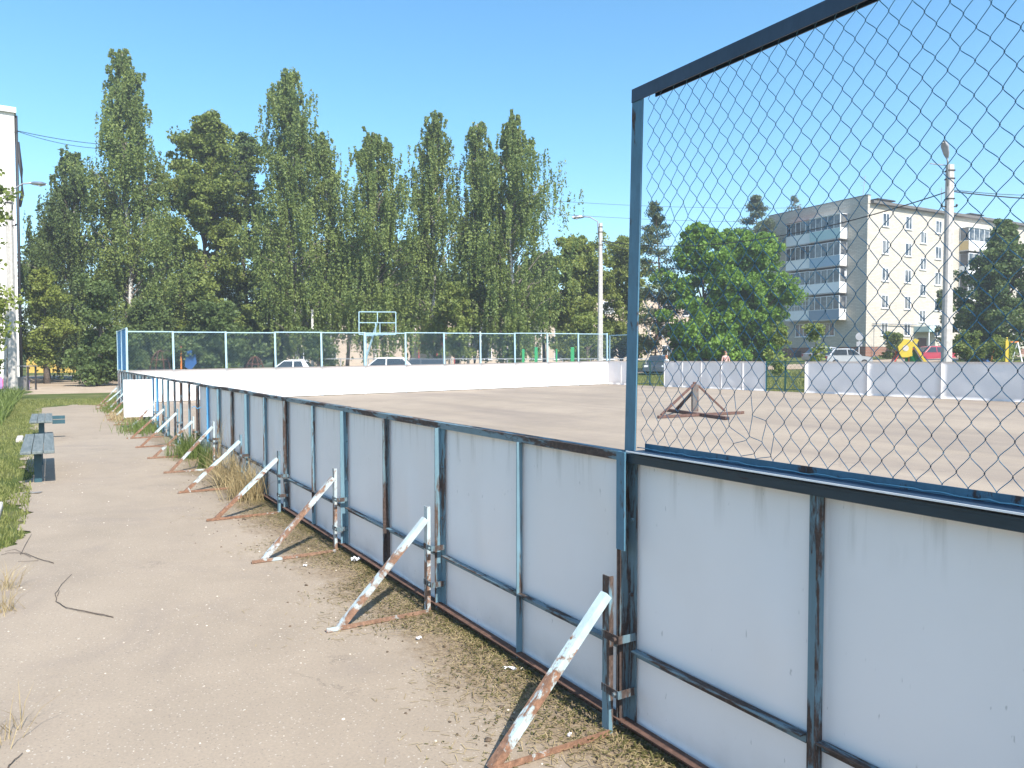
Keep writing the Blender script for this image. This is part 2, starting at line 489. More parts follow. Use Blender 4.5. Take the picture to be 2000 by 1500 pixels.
# ---------------------------------------------------------------- ground
def mesh_from(name, mb, mat, loc=(0,0,0), rz=0.0, smooth=False):
    o = part(name, mb, mat, None, smooth)
    o.location = loc; o.rotation_euler = (0, 0, rz)
    return o
RZ_D = atan2(DV.y, DV.x)        # local x along DV, local y towards the path
RZ_N = atan2(NV.y, NV.x)

mb = MB()
sl_ = [-400, -250, -120, -80, -50, -30, -15, -8, -3, 0, 8, 16, 23, 30, 40, 50, 58, 66, 75, 100, 150, 250, 420]
tl_ = [-300, -120, -60, -30, -10, 0, 15, 30, 45, 60, 80, 110, 160, 250, 420]
mb.grid(len(tl_) - 1, len(sl_) - 1, lambda u, v: (0, 0, 0))
mb.v = [(tl_[i], -sl_[j], gz(sl_[j]) - 0.012) for j in range(len(sl_)) for i in range(len(tl_))]
mb.f = [tuple(reversed(f)) for f in mb.f]
tag(mesh_from('ground', mb, M['terrain'], P0, RZ_D), 'grassy ground around the rink', kind='structure')

def wob(x, k=0):
    return 0.09 * sin(x * 1.7 + k) + 0.06 * sin(x * 4.1 + 2 * k) + 0.035 * sin(x * 11.3 + k) + 0.02 * sin(x * 23.7)
# asphalt path: local x = t, local y = distance outside the boards
mb = MB()
NX = 1500
for i in range(NX + 1):
    x = -7 + 37.2 * i / NX
    edge = 2.50 + wob(x) + 0.35 * max(0.0, min(1.0, (5.6 - x) / 1.2)) + random.uniform(-0.012, 0.012)
    if x > 27.5: edge = max(0.2, edge - (x - 27.5) * 0.55)
    mb.v.append((x, -0.35, 0.0)); mb.v.append((x, edge, 0.0))
mb.f = [(2*i, 2*i+2, 2*i+3, 2*i+1) for i in range(NX)]
tag(mesh_from('path', mb, M['asphalt'], P0, RZ_D), 'dusty asphalt path beside the boards', kind='structure')
# rink floor
mb = MB()
mb.grid(40, 24, lambda u, v: (-16 + u * (T_END + 16), -v * (W_RINK + 0.3) - 0.02, gz(v * (W_RINK + 0.3)) + 0.004))
mb.f = [tuple(reversed(f)) for f in mb.f]
tag(mesh_from('rink_floor', mb, M['rink'], P0, RZ_D), 'asphalt floor of the rink', kind='structure')

def strip(name, pts, width, mat, label, dz=0.0, wj=0.12):
    mb = MB()
    P = []
    for a, b in zip(pts[:-1], pts[1:]):
        n = max(2, int((Vector(b) - Vector(a)).length / 1.5))
        P += [Vector(a).lerp(Vector(b), k / n) for k in range(n)]
    P.append(Vector(pts[-1]))
    for i, p in enumerate(P):
        d = (P[min(i+1, len(P)-1)] - P[max(i-1, 0)]).normalized(); sd = Vector((-d.y, d.x))
        ww = width[0] + (width[1] - width[0]) * i / (len(P) - 1)
        for k in range(5):
            q = p + sd * (ww * (k / 4 - 0.5) * (1 + wj * sin(i * 1.3 + (k > 2) * 2)))
            mb.v.append((q.x, q.y, ground(q.x, q.y) + dz))
    for i in range(len(P) - 1):
        for k in range(4):
            mb.f.append((i*5+k, (i+1)*5+k, (i+1)*5+k+1, i*5+k+1))
    return tag(mesh_from(name, mb, mat), label, kind='structure')
# bare earth beyond the end of the path, and the track beyond the rink
def g2(px, py):
    p = gp(px, py); return (p.x, p.y)
strip('dirt_track', [g2(150, 768), g2(150, 752), g2(140, 742), g2(130, 733)], (4.0, 9.0), M['dirt'], 'bare earth track beyond the path', -0.01)
strip('road', [(-60, 52), (-5, 59), (23, 65), (62, 74), (110, 84)], (7.5, 7.5), M['dirt'], 'pale dusty road beyond the rink', 0.015)

# grass
def blades(name, pts, hmin, hmax, wdt, mat, label, parent=None, lean=0.5, kind='stuff', bend=True):
    n = len(pts)
    h = rng.uniform(hmin, hmax, n); az = rng.uniform(0, 2*pi, n); ln = rng.uniform(0.05, lean, n) * h
    la = rng.uniform(0, 2*pi, n)
    side = np.stack([np.cos(az), np.sin(az), np.zeros(n)], 1) * wdt * 0.5
    base = pts
    mid = base + np.stack([np.cos(la) * ln * 0.35, np.sin(la) * ln * 0.35, h * 0.6], 1)
    tip = base + np.stack([np.cos(la) * ln, np.sin(la) * ln, h], 1)
    V = np.empty((n * 8, 3))
    V[0::8] = base - side; V[1::8] = base + side; V[2::8] = mid + side * 0.8; V[3::8] = mid - side * 0.8
    V[4::8] = mid - side * 0.8; V[5::8] = mid + side * 0.8; V[6::8] = tip + side * 0.12; V[7::8] = tip - side * 0.12
    return qmesh(name, V, 4, mat, parent)

def world_ts(t_, s_):
    x = P0.x + DV.x * t_ + NV.x * s_; y = P0.y + DV.y * t_ + NV.y * s_
    z = np.where(s_ < 0, 0, np.where(s_ < 23, 0.0145 * s_, np.where(s_ < 50, 0.3335 + 0.02 * (s_ - 23), np.where(s_ < 75, 0.8735 + 0.05 * (s_ - 50), 2.1235))))
    return np.stack([x, y, z - 0.012], 1)

n = 110000
tt = np.concatenate([rng.uniform(-4, 34, n * 2 // 3), rng.uniform(-3, 9, n - n * 2 // 3)]); ss = -(2.40 + rng.exponential(2.2, n))
ss = ss - 0.38 * np.clip((5.8 - tt) / 1.2, 0, 1)
keep = (np.sin(tt * 2.1 + ss * 1.3) + np.sin(tt * 5.3 - ss * 3.9) + rng.normal(0, 0.8, n)) > -1.0
edge = -ss - 2.42
keep &= (edge > 0.25) | (rng.random(n) < 0.5)
pts = world_ts(tt[keep], ss[keep])
g = blades('grass', pts, 0.02, 0.085, 0.012, M['grass'], '', lean=0.8)
tag(g, 'green grass and clover verge left of the path', 'grass', kind='stuff')
n = 9000
tt = rng.uniform(28.2, 33, n); ss = rng.uniform(-5, 0.8, n)
keep = tt > 29.3 - ss * -0.3 + 0.6 * np.sin(ss * 2.5)
g = blades('grass', world_ts(tt[keep], ss[keep]), 0.03, 0.13, 0.02, M['grass'], '', lean=0.8)
tag(g, 'strip of grass crossing the end of the path', 'grass', kind='stuff')
n = 30000
tt = rng.uniform(-6, 33, n); ss = rng.uniform(23.4, 40, n)
g = blades('grass', world_ts(tt, ss), 0.10, 0.35, 0.035, M['grass'], '', lean=0.8)
tag(g, 'rough grass between the far boards and the road', 'grass', kind='stuff')
# taller weeds on the left verge in front of the pole
n = 9000
tt = rng.uniform(20, 36, n); ss = -(3.2 + rng.exponential(3.0, n))
keep = np.sin(tt * 1.1) + np.sin(ss * 1.7) > -0.3
g = blades('weeds', world_ts(tt[keep], ss[keep]), 0.15, 0.62, 0.035, M['weed'], '', lean=0.7)
tag(g, 'taller weeds round the foot of the leftmost pole', 'weeds', kind='stuff')

# soil, straw and clods lying along the boards
def straws(name, n, t0, t1, sm, label, lmin=0.015, lmax=0.06, wd=0.0014, zj=0.018, mat='straw'):
    t_ = rng.uniform(t0, t1, n)
    wid = 0.42 + 0.16 * np.sin(t_ * 3.4 + 0.4) + 0.10 * np.sin(t_ * 7.7)
    s_ = -0.02 - np.abs(rng.normal(0, 1, n)) * sm * wid
    c = world_ts(t_, s_); c[:, 2] = 0.003 + rng.random(n) * zj * np.clip(1.2 + s_ * 1.6, 0.1, 1)
    a = rng.uniform(0, pi, n); L = rng.uniform(lmin, lmax, n) / 2; tl = rng.normal(0, 0.15, n)
    d = np.stack([np.cos(a) * L, np.sin(a) * L, tl * L], 1)
    q = np.stack([-np.sin(a) * wd, np.cos(a) * wd, np.zeros(n)], 1)
    V = np.empty((n * 4, 3)); V[0::4] = c - d - q; V[1::4] = c + d - q; V[2::4] = c + d + q; V[3::4] = c - d + q
    V[:, 2] = np.maximum(V[:, 2], 0.002)
    o = qmesh(name, V, 4, M[mat])
    return tag(o, label, 'debris', kind='stuff')
straws('straw_litter', 20000, -2.2, 12, 0.62, 'dry straw scattered over the soil at the foot of the boards')
straws('moss_litter', 11000, -2.2, 9, 0.42, 'green moss and cut weeds against the foot of the near boards', 0.008, 0.026, 0.003, 0.025, 'moss')
mb = MB()
for k in range(520):
    t_ = random.uniform(-1.6, 9); s_ = -abs(random.gauss(0, 1)) * 0.36 - 0.03
    p = P0 + DV * t_ + NV * s_
    r = random.uniform(0.003, 0.009) * (1 if random.random() < 0.95 else 1.8)
    mb.blob((p.x, p.y, r * 0.3), r, 5, 3, 0.3, 0.6)
M['soil'] = plain('soil', (0.11, 0.08, 0.055), 0.95, var=0.5, scale=30)
tag(part('soil_clods', mb, M['soil']), 'small dark clods of soil strewn along the boards', 'debris', kind='stuff')
mb = MB()
for k in range(300):
    t_ = random.uniform(-2.2, 12); s_ = -random.uniform(0.1, 2.45)
    p = P0 + DV * t_ + NV * s_
    r = random.uniform(0.003, 0.0085)
    mb.blob((p.x, p.y, r * 0.25), r, 5, 3, 0.3, 0.5)
M['pebble'] = plain('pebbles', (0.5, 0.45, 0.38), 0.9, var=0.3, scale=20)
tag(part('pebbles', mb, M['pebble']), 'pale pebbles loose on the asphalt path', 'gravel', kind='stuff')

# ---------------------------------------------------------------- near side of the rink
WH = 1.245     # height of the boards
PS = 1.87 / 2  # post spacing
near = thing('rink_fence', 'blue framed white board fence with slanting braces running along the path from the right foreground', 'fence', P0, RZ_D)
# local: x = along DV, y>0 = towards the path
def angle_post(mb, x, z0, z1, flat=0.062, out=0.036, th=0.006, side=1, y=0.012):
    # angle iron: flat flange against the board and a flange standing out towards the path
    mb.box(x - flat/2, x + flat/2, y, y + th, z0, z1)
    xe = x + side * (flat/2)
    mb.box(min(xe, xe - side*th), max(xe, xe - side*th), y + th, y + th + out, z0, z1)
def wave_panel(x0, x1, z0, z1, amp, seed, th=0.006, y=0.0, nx=26, nz=22):
    r = random.Random(seed)
    ph = [r.uniform(0, 6.28) for _ in range(6)]
    kx = r.uniform(2.5, 5); kz = r.uniform(2, 4.5)
    cx = r.uniform(0.15, 0.9); cz = r.choice([0.0, 0.95, 1.0]); ca = r.choice([0.008, 0.016, 0.022, 0.018]) if amp > 0.004 else 0
    cx = r.choice([0.13, 0.16, 0.45, 0.6]); cz = r.choice([0.95, 0.85, 0.1, 0.55])
    mb = MB()
    def fn(u, v):
        e = sin(pi * u) if seed > 290 else (1 - (2*u - 1)**4)
        d = amp * e * (sin(kx * u * 2 + ph[0]) * sin(kz * v * 2 + ph[1]) * 0.7 + 0.5 * sin(7 * u + ph[2]) * sin(3 * v + ph[3]))
        d += ca * math.exp(-((u - cx) / (0.05 + 0.10 * v))**2 - ((v - cz) / 0.2)**2) * e
        return (x0 + (x1 - x0) * u, y + d, z0 + (z1 - z0) * v)
    mb.grid(nx, nz, fn)
    n0 = len(mb.v)
    mb.grid(nx, nz, lambda u, v: (lambda p: (p[0], p[1] - th, p[2]))(fn(u, v)))
    half = len(mb.f) // 2
    mb.f = mb.f[half:] + [tuple(reversed(f)) for f in mb.f[:half]]
    # rim
    W1 = nx + 1
    rim = [i for i in range(W1)] + [j*W1 + nx for j in range(1, nz+1)] + [nz*W1 + i for i in range(nx-1, -1, -1)] + [j*W1 for j in range(nz-1, 0, -1)]
    for a, b in zip(rim, rim[1:] + rim[:1]):
        mb.f.append((a, a + n0, b + n0, b))
    return mb
posts = []
i = -6
while i * PS < T_END + 0.05:
    posts.append(i); i += 1
open_lo, open_hi = 11.0, 17.3
for i in posts:
    x = i * PS
    main = (i % 2 == 0)
    mb = MB()
    if main:
        angle_post(mb, x, 0.03, WH - 0.04, 0.066, 0.042, side=1 if i else 1)
        if i == 0: mb.box(x + 0.040, x + 0.047, 0.0185, 0.0625, 0.03, WH - 0.04)
        for zz in (0.18, 0.62, 0.95):
            mb.tube([(x - 0.008, 0.018, zz), (x - 0.008, 0.028, zz)], 0.009, 6)
    else:
        angle_post(mb, x, 0.03, WH - 0.04, 0.055, 0.03, side=-1 if i in (1, -1, 5) else 1)
    bb = (x > 9.6 and x < 11) or (16.5 < x < 18.5)
    part('post', mb, M['brightblue'] if bb else (M['frame'] if (i % 3) else M['frame_dark']), near)
# rails
def angle_rail(mb, x0, x1, z, h, out, y=0.0125, th=0.006, lip_top=True):
    mb.box(x0, x1, y - 0.0005, y + th - 0.0005, z - h, z)
    if lip_top: mb.box(x0, x1, y + th - 0.0005, y + th + out, z - th, z)
    else: mb.box(x0, x1, y + th - 0.0005, y + th + out, z - h, z - h + th)
for k, (a, b) in enumerate(zip(posts[:-1], posts[1:])):
    if k % 2: continue
    x0, x1 = a * PS, min((a + 2) * PS, T_END)
    dz = 0.0 if a <= 0 else 0.004 * sin(a * 1.7)
    mb = MB()
    g = 0.004 if a > -6 else 0
    yo = 0.052 if a < 0 else 0.034
    mb.box(x0 + g, x1 - g, -0.030, yo, WH - 0.012 + dz, WH - 0.004 + dz)
    mb.box(x0 + g, x1 - g, yo - 0.007, yo, WH - 0.042 + dz, WH - 0.0125 + dz)
    part('top_rail', mb, M['rail_shaded'] if a < 0 else M['rail'], near)
    mb = MB()
    xm = (x0 + x1) / 2
    if not (open_lo - 0.3 < xm < open_hi - 0.2):
        for q0, q1 in ((x0 + 0.036, xm - 0.03), (xm + 0.03, x1 - 0.036)):
            if q1 > q0 + 0.1: angle_rail(mb, q0, q1, 0.385, 0.036, 0.03)
        part('middle_rail', mb, M['rail'], near)
        mb = MB(); angle_rail(mb, x0 + 0.003, x1 - 0.003, 0.062, 0.052, 0.045, y=0.020)
        part('bottom_rail', mb, M['bottom_rail'], near)
for a in posts[:-1]:
    x0, x1 = a * PS, min((a + 1) * PS, T_END)
    if open_lo < (x0 + x1) / 2 < open_hi: continue
    amp = 0.0045 if a < 1 else 0.010
    if a > 12: amp = 0.014
    part('board_panel', wave_panel(x0 + 0.004, x1 - 0.004, 0.035, WH - 0.015, amp, 100 + a), M['panel'], near, smooth=True)
# thin bolts holding the clamps, braces with stub posts and ground bars
def brace_unit(x, rusty_=False, top=0.62, foot=0.70, lean=0.0):
    b = MB()
    m = M['brace_rust'] if rusty_ else M['brace']
    y0 = 0.062
    # stub post: small channel standing beside the main post
    b.box(x + 0.036, x + 0.042, y0 + 0.026, y0 + 0.044, 0.0, top + 0.10)
    b.box(x + 0.036, x + 0.084, y0 + 0.044, y0 + 0.05, 0.0, top + 0.10)
    stub = part('brace_post', b, M['frame'] if not rusty_ else M['brace_rust'], near)
    for zz in (0.20, top - 0.16):
        c = MB()
        c.box(x - 0.03, x + 0.084, y0 + 0.0505, y0 + 0.055, zz - 0.017, zz + 0.017)
        c.box(x - 0.034, x - 0.03, 0.02, y0 + 0.055, zz - 0.017, zz + 0.017)
        c.tube([(x - 0.012, y0 + 0.055, zz), (x - 0.012, y0 + 0.068, zz)], 0.010, 6)
        part('clamp', c, M['frame_dark'], stub)
    b = MB()
    a0 = Vector((x + 0.052, y0 + 0.055, top + 0.02)); a1 = Vector((x + 0.052 + lean, foot, 0.006))
    d = (a1 - a0).normalized(); up = Vector((1, 0, 0)).cross(d)
    # angle iron leg: broad face towards the sun, narrow flange behind it
    vs = []
    def off(p, sx, su): return p + Vector((sx, 0, 0)) + up * su
    for (xx0, xx1, u0, u1) in ((-0.022, -0.016, -0.019, 0.019), (-0.016, 0.018, 0.0135, 0.0195)):
        vs = [off(a0, xx0, u0), off(a0, xx1, u0), off(a0, xx1, u1), off(a0, xx0, u1),
              off(a1, xx0, u0), off(a1, xx1, u0), off(a1, xx1, u1), off(a1, xx0, u1)]
        b.add(vs, [(0,1,2,3),(7,6,5,4),(0,4,5,1),(1,5,6,2),(2,6,7,3),(3,7,4,0)])
    part('brace', b, m, near)
    b = MB()
    b.box(x + 0.02 + lean, x + 0.06 + lean, 0.12, foot + 0.085, 0.004, 0.009)
    b.box(x + 0.02 + lean, x + 0.025 + lean, 0.12, foot + 0.085, 0.009, 0.03)
    part('ground_bar', b, m, near)
rb = random.Random(3)
x = -2 * 2 * PS
k = -2
while k * 2 * PS < T_END - 0.3:
    brace_unit(k * 2 * PS, rusty_=(k in (1, 2, 5, 6, 9)), top=0.60 + rb.uniform(-0.03, 0.04) if k else 0.60, foot=0.70 + (rb.uniform(-0.05, 0.08) if k > 1 else 0), lean=rb.uniform(-0.05, 0.05) if k > 1 else 0)
    k += 1

# tall chain-link screens on top of the boards
def chain_wires(x0, x1, z0, z1, pitch, vpitch, r, y=0.0, sides=5, detail=4, seed=1, jitter=0.0, damage=()):
    """zigzag wires hooked into their neighbours, as chain link is woven"""
    mb = MB(); rr = random.Random(seed)
    n = int(round((x1 - x0) / (pitch / 2)))
    nz = int((z1 - z0) / (vpitch / 2))
    jt = {}
    def node(c, k):
        key = (c, k)
        if key not in jt: jt[key] = (rr.gauss(0, jitter), rr.gauss(0, jitter))
        return jt[key]
    for i in range(n - 1 if n > 1 else 0):
        pts = []
        # wire i runs between node columns i and i+1
        for k in range(nz + 1):
            c = i + ((k + i) % 2)
            jx, jz = node(c, k)
            sgn = 1 if (c == i + 1) else -1
            bx = x0 + c * pitch / 2 + jx
            bz = z1 - k * vpitch / 2 + jz
            for (dx, dz, dd) in damage:
                if abs(bx - dx) < 0.06 and abs(bz - dz) < 0.06:
                    bx += dd * 0.5; bz -= abs(dd) * 0.6
            pts.append((bx + sgn * r * 1.2, bz, sgn))
        path = []
        for k in range(len(pts) - 1):
            a, b = pts[k], pts[k + 1]
            for m_ in range(detail):
                u = m_ / detail
                # straight legs with tight bends at the hooks
                uu = u + 0.10 * sin(2 * pi * u)
                path.append((a[0] + (b[0] - a[0]) * (0.5 - 0.5 * cos(pi * u) if detail > 2 else u) * 0.35 + (b[0] - a[0]) * u * 0.65,
                             y + r * 1.1 * cos(pi * (k + u)), a[1] + (b[1] - a[1]) * u))
        path.append((pts[-1][0], y, pts[-1][1]))
        mb.tube(path, r, sides, caps=False)
    return mb
scr = part('mesh_screen', MB().box(0,0,0,0,0,0), None, near) if False else None
ST = 2.80
mb = MB()
xa, xb = 0.0, -2 * 2 * PS
b0 = WH + 0.004
# left upright of the screen frame, also running down over the boards
mb.box(xa + 0.030, xa + 0.036, -0.030, 0.030, b0, ST)
mb.box(xa - 0.030, xa + 0.030, 0.024, 0.030, b0, ST - 0.0005)
mb.box(xa - 0.002, xa + 0.002, 0.006, 0.024, b0, ST - 0.05)
mb.box(xa - 0.016, xa + 0.032, 0.066, 0.074, 0.82, b0)
mb.box(xa + 0.032, xa + 0.038, 0.0505, 0.074, 0.82, b0)
# top bar and bottom bar
mb.box(xb, xa - 0.0305, -0.034, -0.028, b0 + 0.0065, b0 + 0.034)
mb.box(xb, xb + 0.06, 0.024, 0.030, b0 + 0.01, ST - 0.06)
screen = part('mesh_screen', mb, M['screen'], near)
mb = MB()
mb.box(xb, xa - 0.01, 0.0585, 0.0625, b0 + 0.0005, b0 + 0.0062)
part('edge_highlight', mb, M['pvc'], screen)  # painted highlight: white strip where the rounded rail edge catches the sun
mb = MB()
mb.box(xb, xa + 0.036, -0.046, 0.034, ST + 0.0003, ST + 0.006)
mb.box(xb, xa + 0.036, 0.028, 0.034, ST - 0.05, ST)
mb.box(xb, xa - 0.0305, -0.046, -0.040, ST - 0.03, ST)
mb.box(xb, xa - 0.0305, -0.012, -0.008, ST - 0.022, ST)
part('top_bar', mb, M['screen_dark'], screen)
mb = MB().box(xb, xa - 0.0305, -0.034, 0.058, b0 + 0.001, b0 + 0.006)
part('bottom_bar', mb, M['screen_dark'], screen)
mb = chain_wires(xb + 0.03, xa - 0.02, WH + 0.02, ST - 0.005, 0.074, 0.094, 0.00135, y=0.012, sides=5, detail=5, jitter=0.0016,
                 damage=((-0.62, 1.45, 0.05), (-0.27, 2.2, 0.02), (-0.66, 1.36, -0.05)))
part('chain_link', mb, M['wire'], screen, smooth=True)
mb = MB()
rw = random.Random(5)
pts = [(xa - 0.03 - k * 0.03, 0.014 + rw.uniform(-0.002, 0.002), WH + 0.022 + rw.uniform(-0.003, 0.003)) for k in range(int((xa - xb) / 0.03))]
mb.tube(pts, 0.002, 5)
part('tie_wire', mb, M['wire'], screen, smooth=True)
for o_ in [screen] + list(screen.children):
    for v in o_.data.vertices:
        if v.co.z > b0: v.co.x -= 0.026 * (v.co.z - b0)
# end section of the same side, seen far away at the left corner
x0_, x1_ = T_END - 3.74, T_END
mb = MB()
for xx in (x0_, x0_ + 1.87, x1_ - 0.02):
    mb.box(xx - 0.03, xx + 0.03, -0.03, 0.03, WH + 0.002, 2.66 if xx != x0_ + 1.87 else 2.66)
mb.box(x0_, x1_, -0.02, 0.02, 2.661, 2.69)
scr2 = part('mesh_screen', mb, M['farframe'], near)
part('chain_link', chain_wires(x0_, x1_, WH + 0.01, 2.66, 0.075, 0.094, 0.0032, sides=3, detail=1), M['brightblue'], scr2)

# open gate leaf, a white sheet standing out from the boards
gt = P0 + DV * 17.5
leaf = thing('gate_leaf', 'white sheet gate leaf standing open at right angles to the board fence', 'gate', gt, RZ_D)
mb = wave_panel(-0.62, 0.0, 0.28, 1.17, 0.004, 5)
mb.v = [(p[1], 0.07 - p[0], p[2]) for p in mb.v]
part('sheet', mb, M['panel_far'], leaf)
mb = MB()
for zz in (0.32, 1.13):
    mb.beam((0.016, 0.07, zz), (0.016, 0.69, zz), 0.02, 0.03)
mb.beam((0.016, 0.08, 0.30), (0.016, 0.08, 1.15), 0.02, 0.03)
part('leaf_frame', mb, M['brightblue'], leaf)
mb = MB().tube([(0, 0, 0), (0, 0.06, -0.02), (0, 0.10, 0.02), (0.02, 0.14, 0.0)], 0.007, 5)
lt = part('gate_latch', mb, M['brightblue'], near); lt.location = (10.8, 0.05, 0.86)

# ---------------------------------------------------------------- far end of the rink
far = thing('rink_fence', 'sunlit blank white boards with pale blue mesh above across the far end of the rink', 'fence', LC, RZ_N)
far.rotation_euler = (0, -math.atan(0.0145), RZ_N)
NP = 12; pw = W_RINK / NP
for k in range(NP):
    part('board_panel', wave_panel(k*pw + 0.004, (k+1)*pw - 0.004, 0.03, WH, 0.006, 300 + k, nx=8, nz=6, y=0.0), M['panel_far'], far, smooth=True)
for k in range(NP + 1):
    mb = MB(); x = k * pw
    x = min(max(x, 0.04), W_RINK - 0.04)
    mb.box(x - 0.035, x + 0.035, 0.02, 0.08, 0, 2.70)
    part('post', mb, M['farframe'], far)
mb = MB(); mb.box(0, W_RINK, 0.012, 0.0195, WH - 0.04, WH); mb.box(0, W_RINK, 0.012, 0.0195, 0.35, 0.39)
part('board_rail', mb, M['rail'], far)
for k in range(NP):
    mb = MB(); sag = 0.012 * (k % 3)
    mb.box(k*pw + 0.036, (k+1)*pw - 0.036, 0.03, 0.065, 2.66 - sag, 2.70 - sag)
    fr = part('mesh_screen', mb, M['farframe'], far)
    part('chain_link', chain_wires(k*pw + 0.03, (k+1)*pw - 0.03, WH, 2.67 - sag, 0.105, 0.105, 0.0034, y=0.05, sides=3, detail=1, seed=k), M['farwire'], fr)
# ---------------------------------------------------------------- far long side (interior seen in shade)
RZ_R = atan2(-DV.y, -DV.x)     # local x towards the camera, local y outside
def tau(px):
    k = (px - 1000) / F
    return (k * FC.y - FC.x) / (-DV.x + k * DV.y)
def side_boards(px0, px1, label, n, screenh=False, x1=None):
    a = tau(px0); b = x1 if x1 is not None else tau(px1)
    base = FC - DV * a; base.z = 0.3335
    th = thing('rink_fence', label, 'fence', base, RZ_R, 'boards along the far side of the rink')
    Lh = b - a; q = Lh / n
    for k in range(n):
        part('board_panel', wave_panel(k*q + 0.003, (k+1)*q - 0.003, 0.02, WH - 0.005, 0.013, 500 + k * 7 + int(px0), nx=12, nz=12), M['panel_far'], th, smooth=True)
    for k in range(n + 1):
        x = min(max(k * q, 0.03), Lh - 0.03)
        mb = MB(); mb.box(x - 0.03, x + 0.03, 0.02, 0.08, 0, WH - 0.01)
        part('post', mb, M['brightblue'], th)
    mb = MB()
    for zz in (0.05, 0.38, WH - 0.04): mb.box(0, Lh, 0.016, 0.0195, zz - 0.02, zz + 0.03)
    part('rail', mb, M['rail'], th)
    return th, Lh
c1, l1 = side_boards(1187, 1240, 'short piece of shaded white boards at the far right corner of the rink', 2)
mb = MB()
mb.box(0.04, 0.10, 0.03, 0.09, WH, 2.6); mb.box(l1 - 0.1, l1 - 0.04, 0.03, 0.09, WH, 2.6); mb.box(0.1, l1 - 0.1, 0.03, 0.07, 2.55, 2.6)
s3 = part('mesh_screen', mb, M['farframe'], c1)
part('chain_link', chain_wires(0.1, l1 - 0.1, WH, 2.57, 0.105, 0.105, 0.003, y=0.05, sides=3, detail=1), M['farwire'], s3)
side_boards(1297, 1495, 'dented shaded white boards between the two green barred gates', 5)
side_boards(1572, 0, 'long run of shaded white boards right of the wider view of the green gate', 9, x1=36.0)
M['green'] = rusty('green_paint', (0.03, 0.13, 0.11), amount=0.3, scale=6)
def bar_gate(px0, px1, label, n):
    a, b = tau(px0), tau(px1)
    base = FC - DV * a; base.z = 0.3335
    th = thing('bar_gate', label, 'gate', base, RZ_R, 'green bar gates in the far side of the rink')
    Lh = b - a
    for k in range(n):
        x0, x1 = Lh * k / n, Lh * (k + 1) / n
        mb = MB()
        for x in (x0 + 0.02, x1 - 0.02): mb.box(x - 0.018, x + 0.018, 0.03, 0.066, 0.03, WH)
        for zz in (0.12, 0.62, WH - 0.02): mb.box(x0 + 0.04, x1 - 0.04, 0.035, 0.06, zz - 0.018, zz + 0.018)
        lf = part('gate_leaf', mb, M['green'], th)
        part('chain_link', chain_wires(x0 + 0.04, x1 - 0.04, 0.14, WH - 0.03, 0.2, 0.2, 0.004, y=0.045, sides=3, detail=1), M['green'], lf)
bar_gate(1240, 1297, 'green barred gate beside the blue post of the tall screen', 2)
bar_gate(1495, 1572, 'green barred gate in front of the apartment block', 2)
# ---------------------------------------------------------------- rusty goal / net stand in the rink
def flat(px, py):
    p = gp(px, py, 0.2)
    for _ in range(4):
        p = gp(px, py, ground(p.x, p.y) + 0.01)
    return p
A0, A1 = flat(1285, 817), flat(1452, 808)
B0, B1 = flat(1303, 803), flat(1421, 820)
ctr = flat(1357, 809)
st = thing('net_post_stand', 'rusty steel post stand with slanting braces on a crossed base inside the rink', 'stand', ctr)
def loc(p, z=0.0): return Vector((p.x - ctr.x, p.y - ctr.y, p.z - ctr.z + z))
mb = MB().beam(loc(A0, 0.035), loc(A1, 0.035), 0.075, 0.07)
part('base_beam', mb, M['brownrust'], st, bevel=0.006)
mb = MB().beam(loc(B0, 0.038), loc(B1, 0.038), 0.12, 0.076)
part('base_beam', mb, M['brownrust'], st, bevel=0.006)
e = loc(B1, 0.038); dB = (loc(B1) - loc(B0)).normalized()
mb = MB().beam(e + dB * 0.001, e + dB * 0.004, 0.09, 0.05)
part('tube_opening', mb, M['dark'], st)
mb = MB().box(-0.08, 0.08, -0.08, 0.08, 0.078, 0.80)
part('post', mb, M['stand_post'], st, bevel=0.008)
mb = MB().box(-0.05, 0.03, -0.04, 0.04, 0.801, 0.86)
part('socket', mb, M['brownrust'], st)
for q, h, w_ in ((A0.lerp(ctr, 0.08), 0.78, 0.055), (B0.lerp(ctr, 0.35), 0.6, 0.09), (A1.lerp(ctr, 0.38), 0.76, 0.06)):
    p = loc(q, 0.075); dd = Vector((p.x, p.y, 0)).normalized() * 0.085
    part('brace', MB().beam(p, (dd.x, dd.y, h), w_, 0.05), M['brownrust'], st, bevel=0.005)

# ---------------------------------------------------------------- benches
def bench(name_label, base, L):
    b = thing('park_bench', name_label, 'bench', base, RZ_D, 'backless benches along the path')
    for k, y in enumerate((-0.13, 0.0, 0.13)):
        mb = MB().box(-0.05, L, y - 0.0625, y + 0.0625, 0.415, 0.455)
        part('plank', mb, M['plank'], b, bevel=0.008)
    for x in (0.35, L - 0.4):
        part('leg', MB().box(x - 0.045, x + 0.045, -0.045, 0.045, -0.02, 0.385), M['bench_post'], b, bevel=0.006)
        part('bracket', MB().box(x - 0.03, x + 0.03, -0.17, 0.17, 0.385, 0.4145), M['bench_post'], b)
    return b
b1 = gp(75, 941)
bench('nearer grey plank bench on a single dark leg at the left edge of the path', b1 - DV * 0.35, 2.7)
b2 = gp(76, 880)
bb = bench('farther grey plank bench on the path edge, with a blue board fixed behind it', b1 + DV * 5.3, 2.4)
part('side_board', MB().box(1.2, 1.24, -0.42, -0.19, 0.30, 0.385).box(1.2, 1.24, -0.42, -0.19, 0.40, 0.47), M['bench_post'], bb)

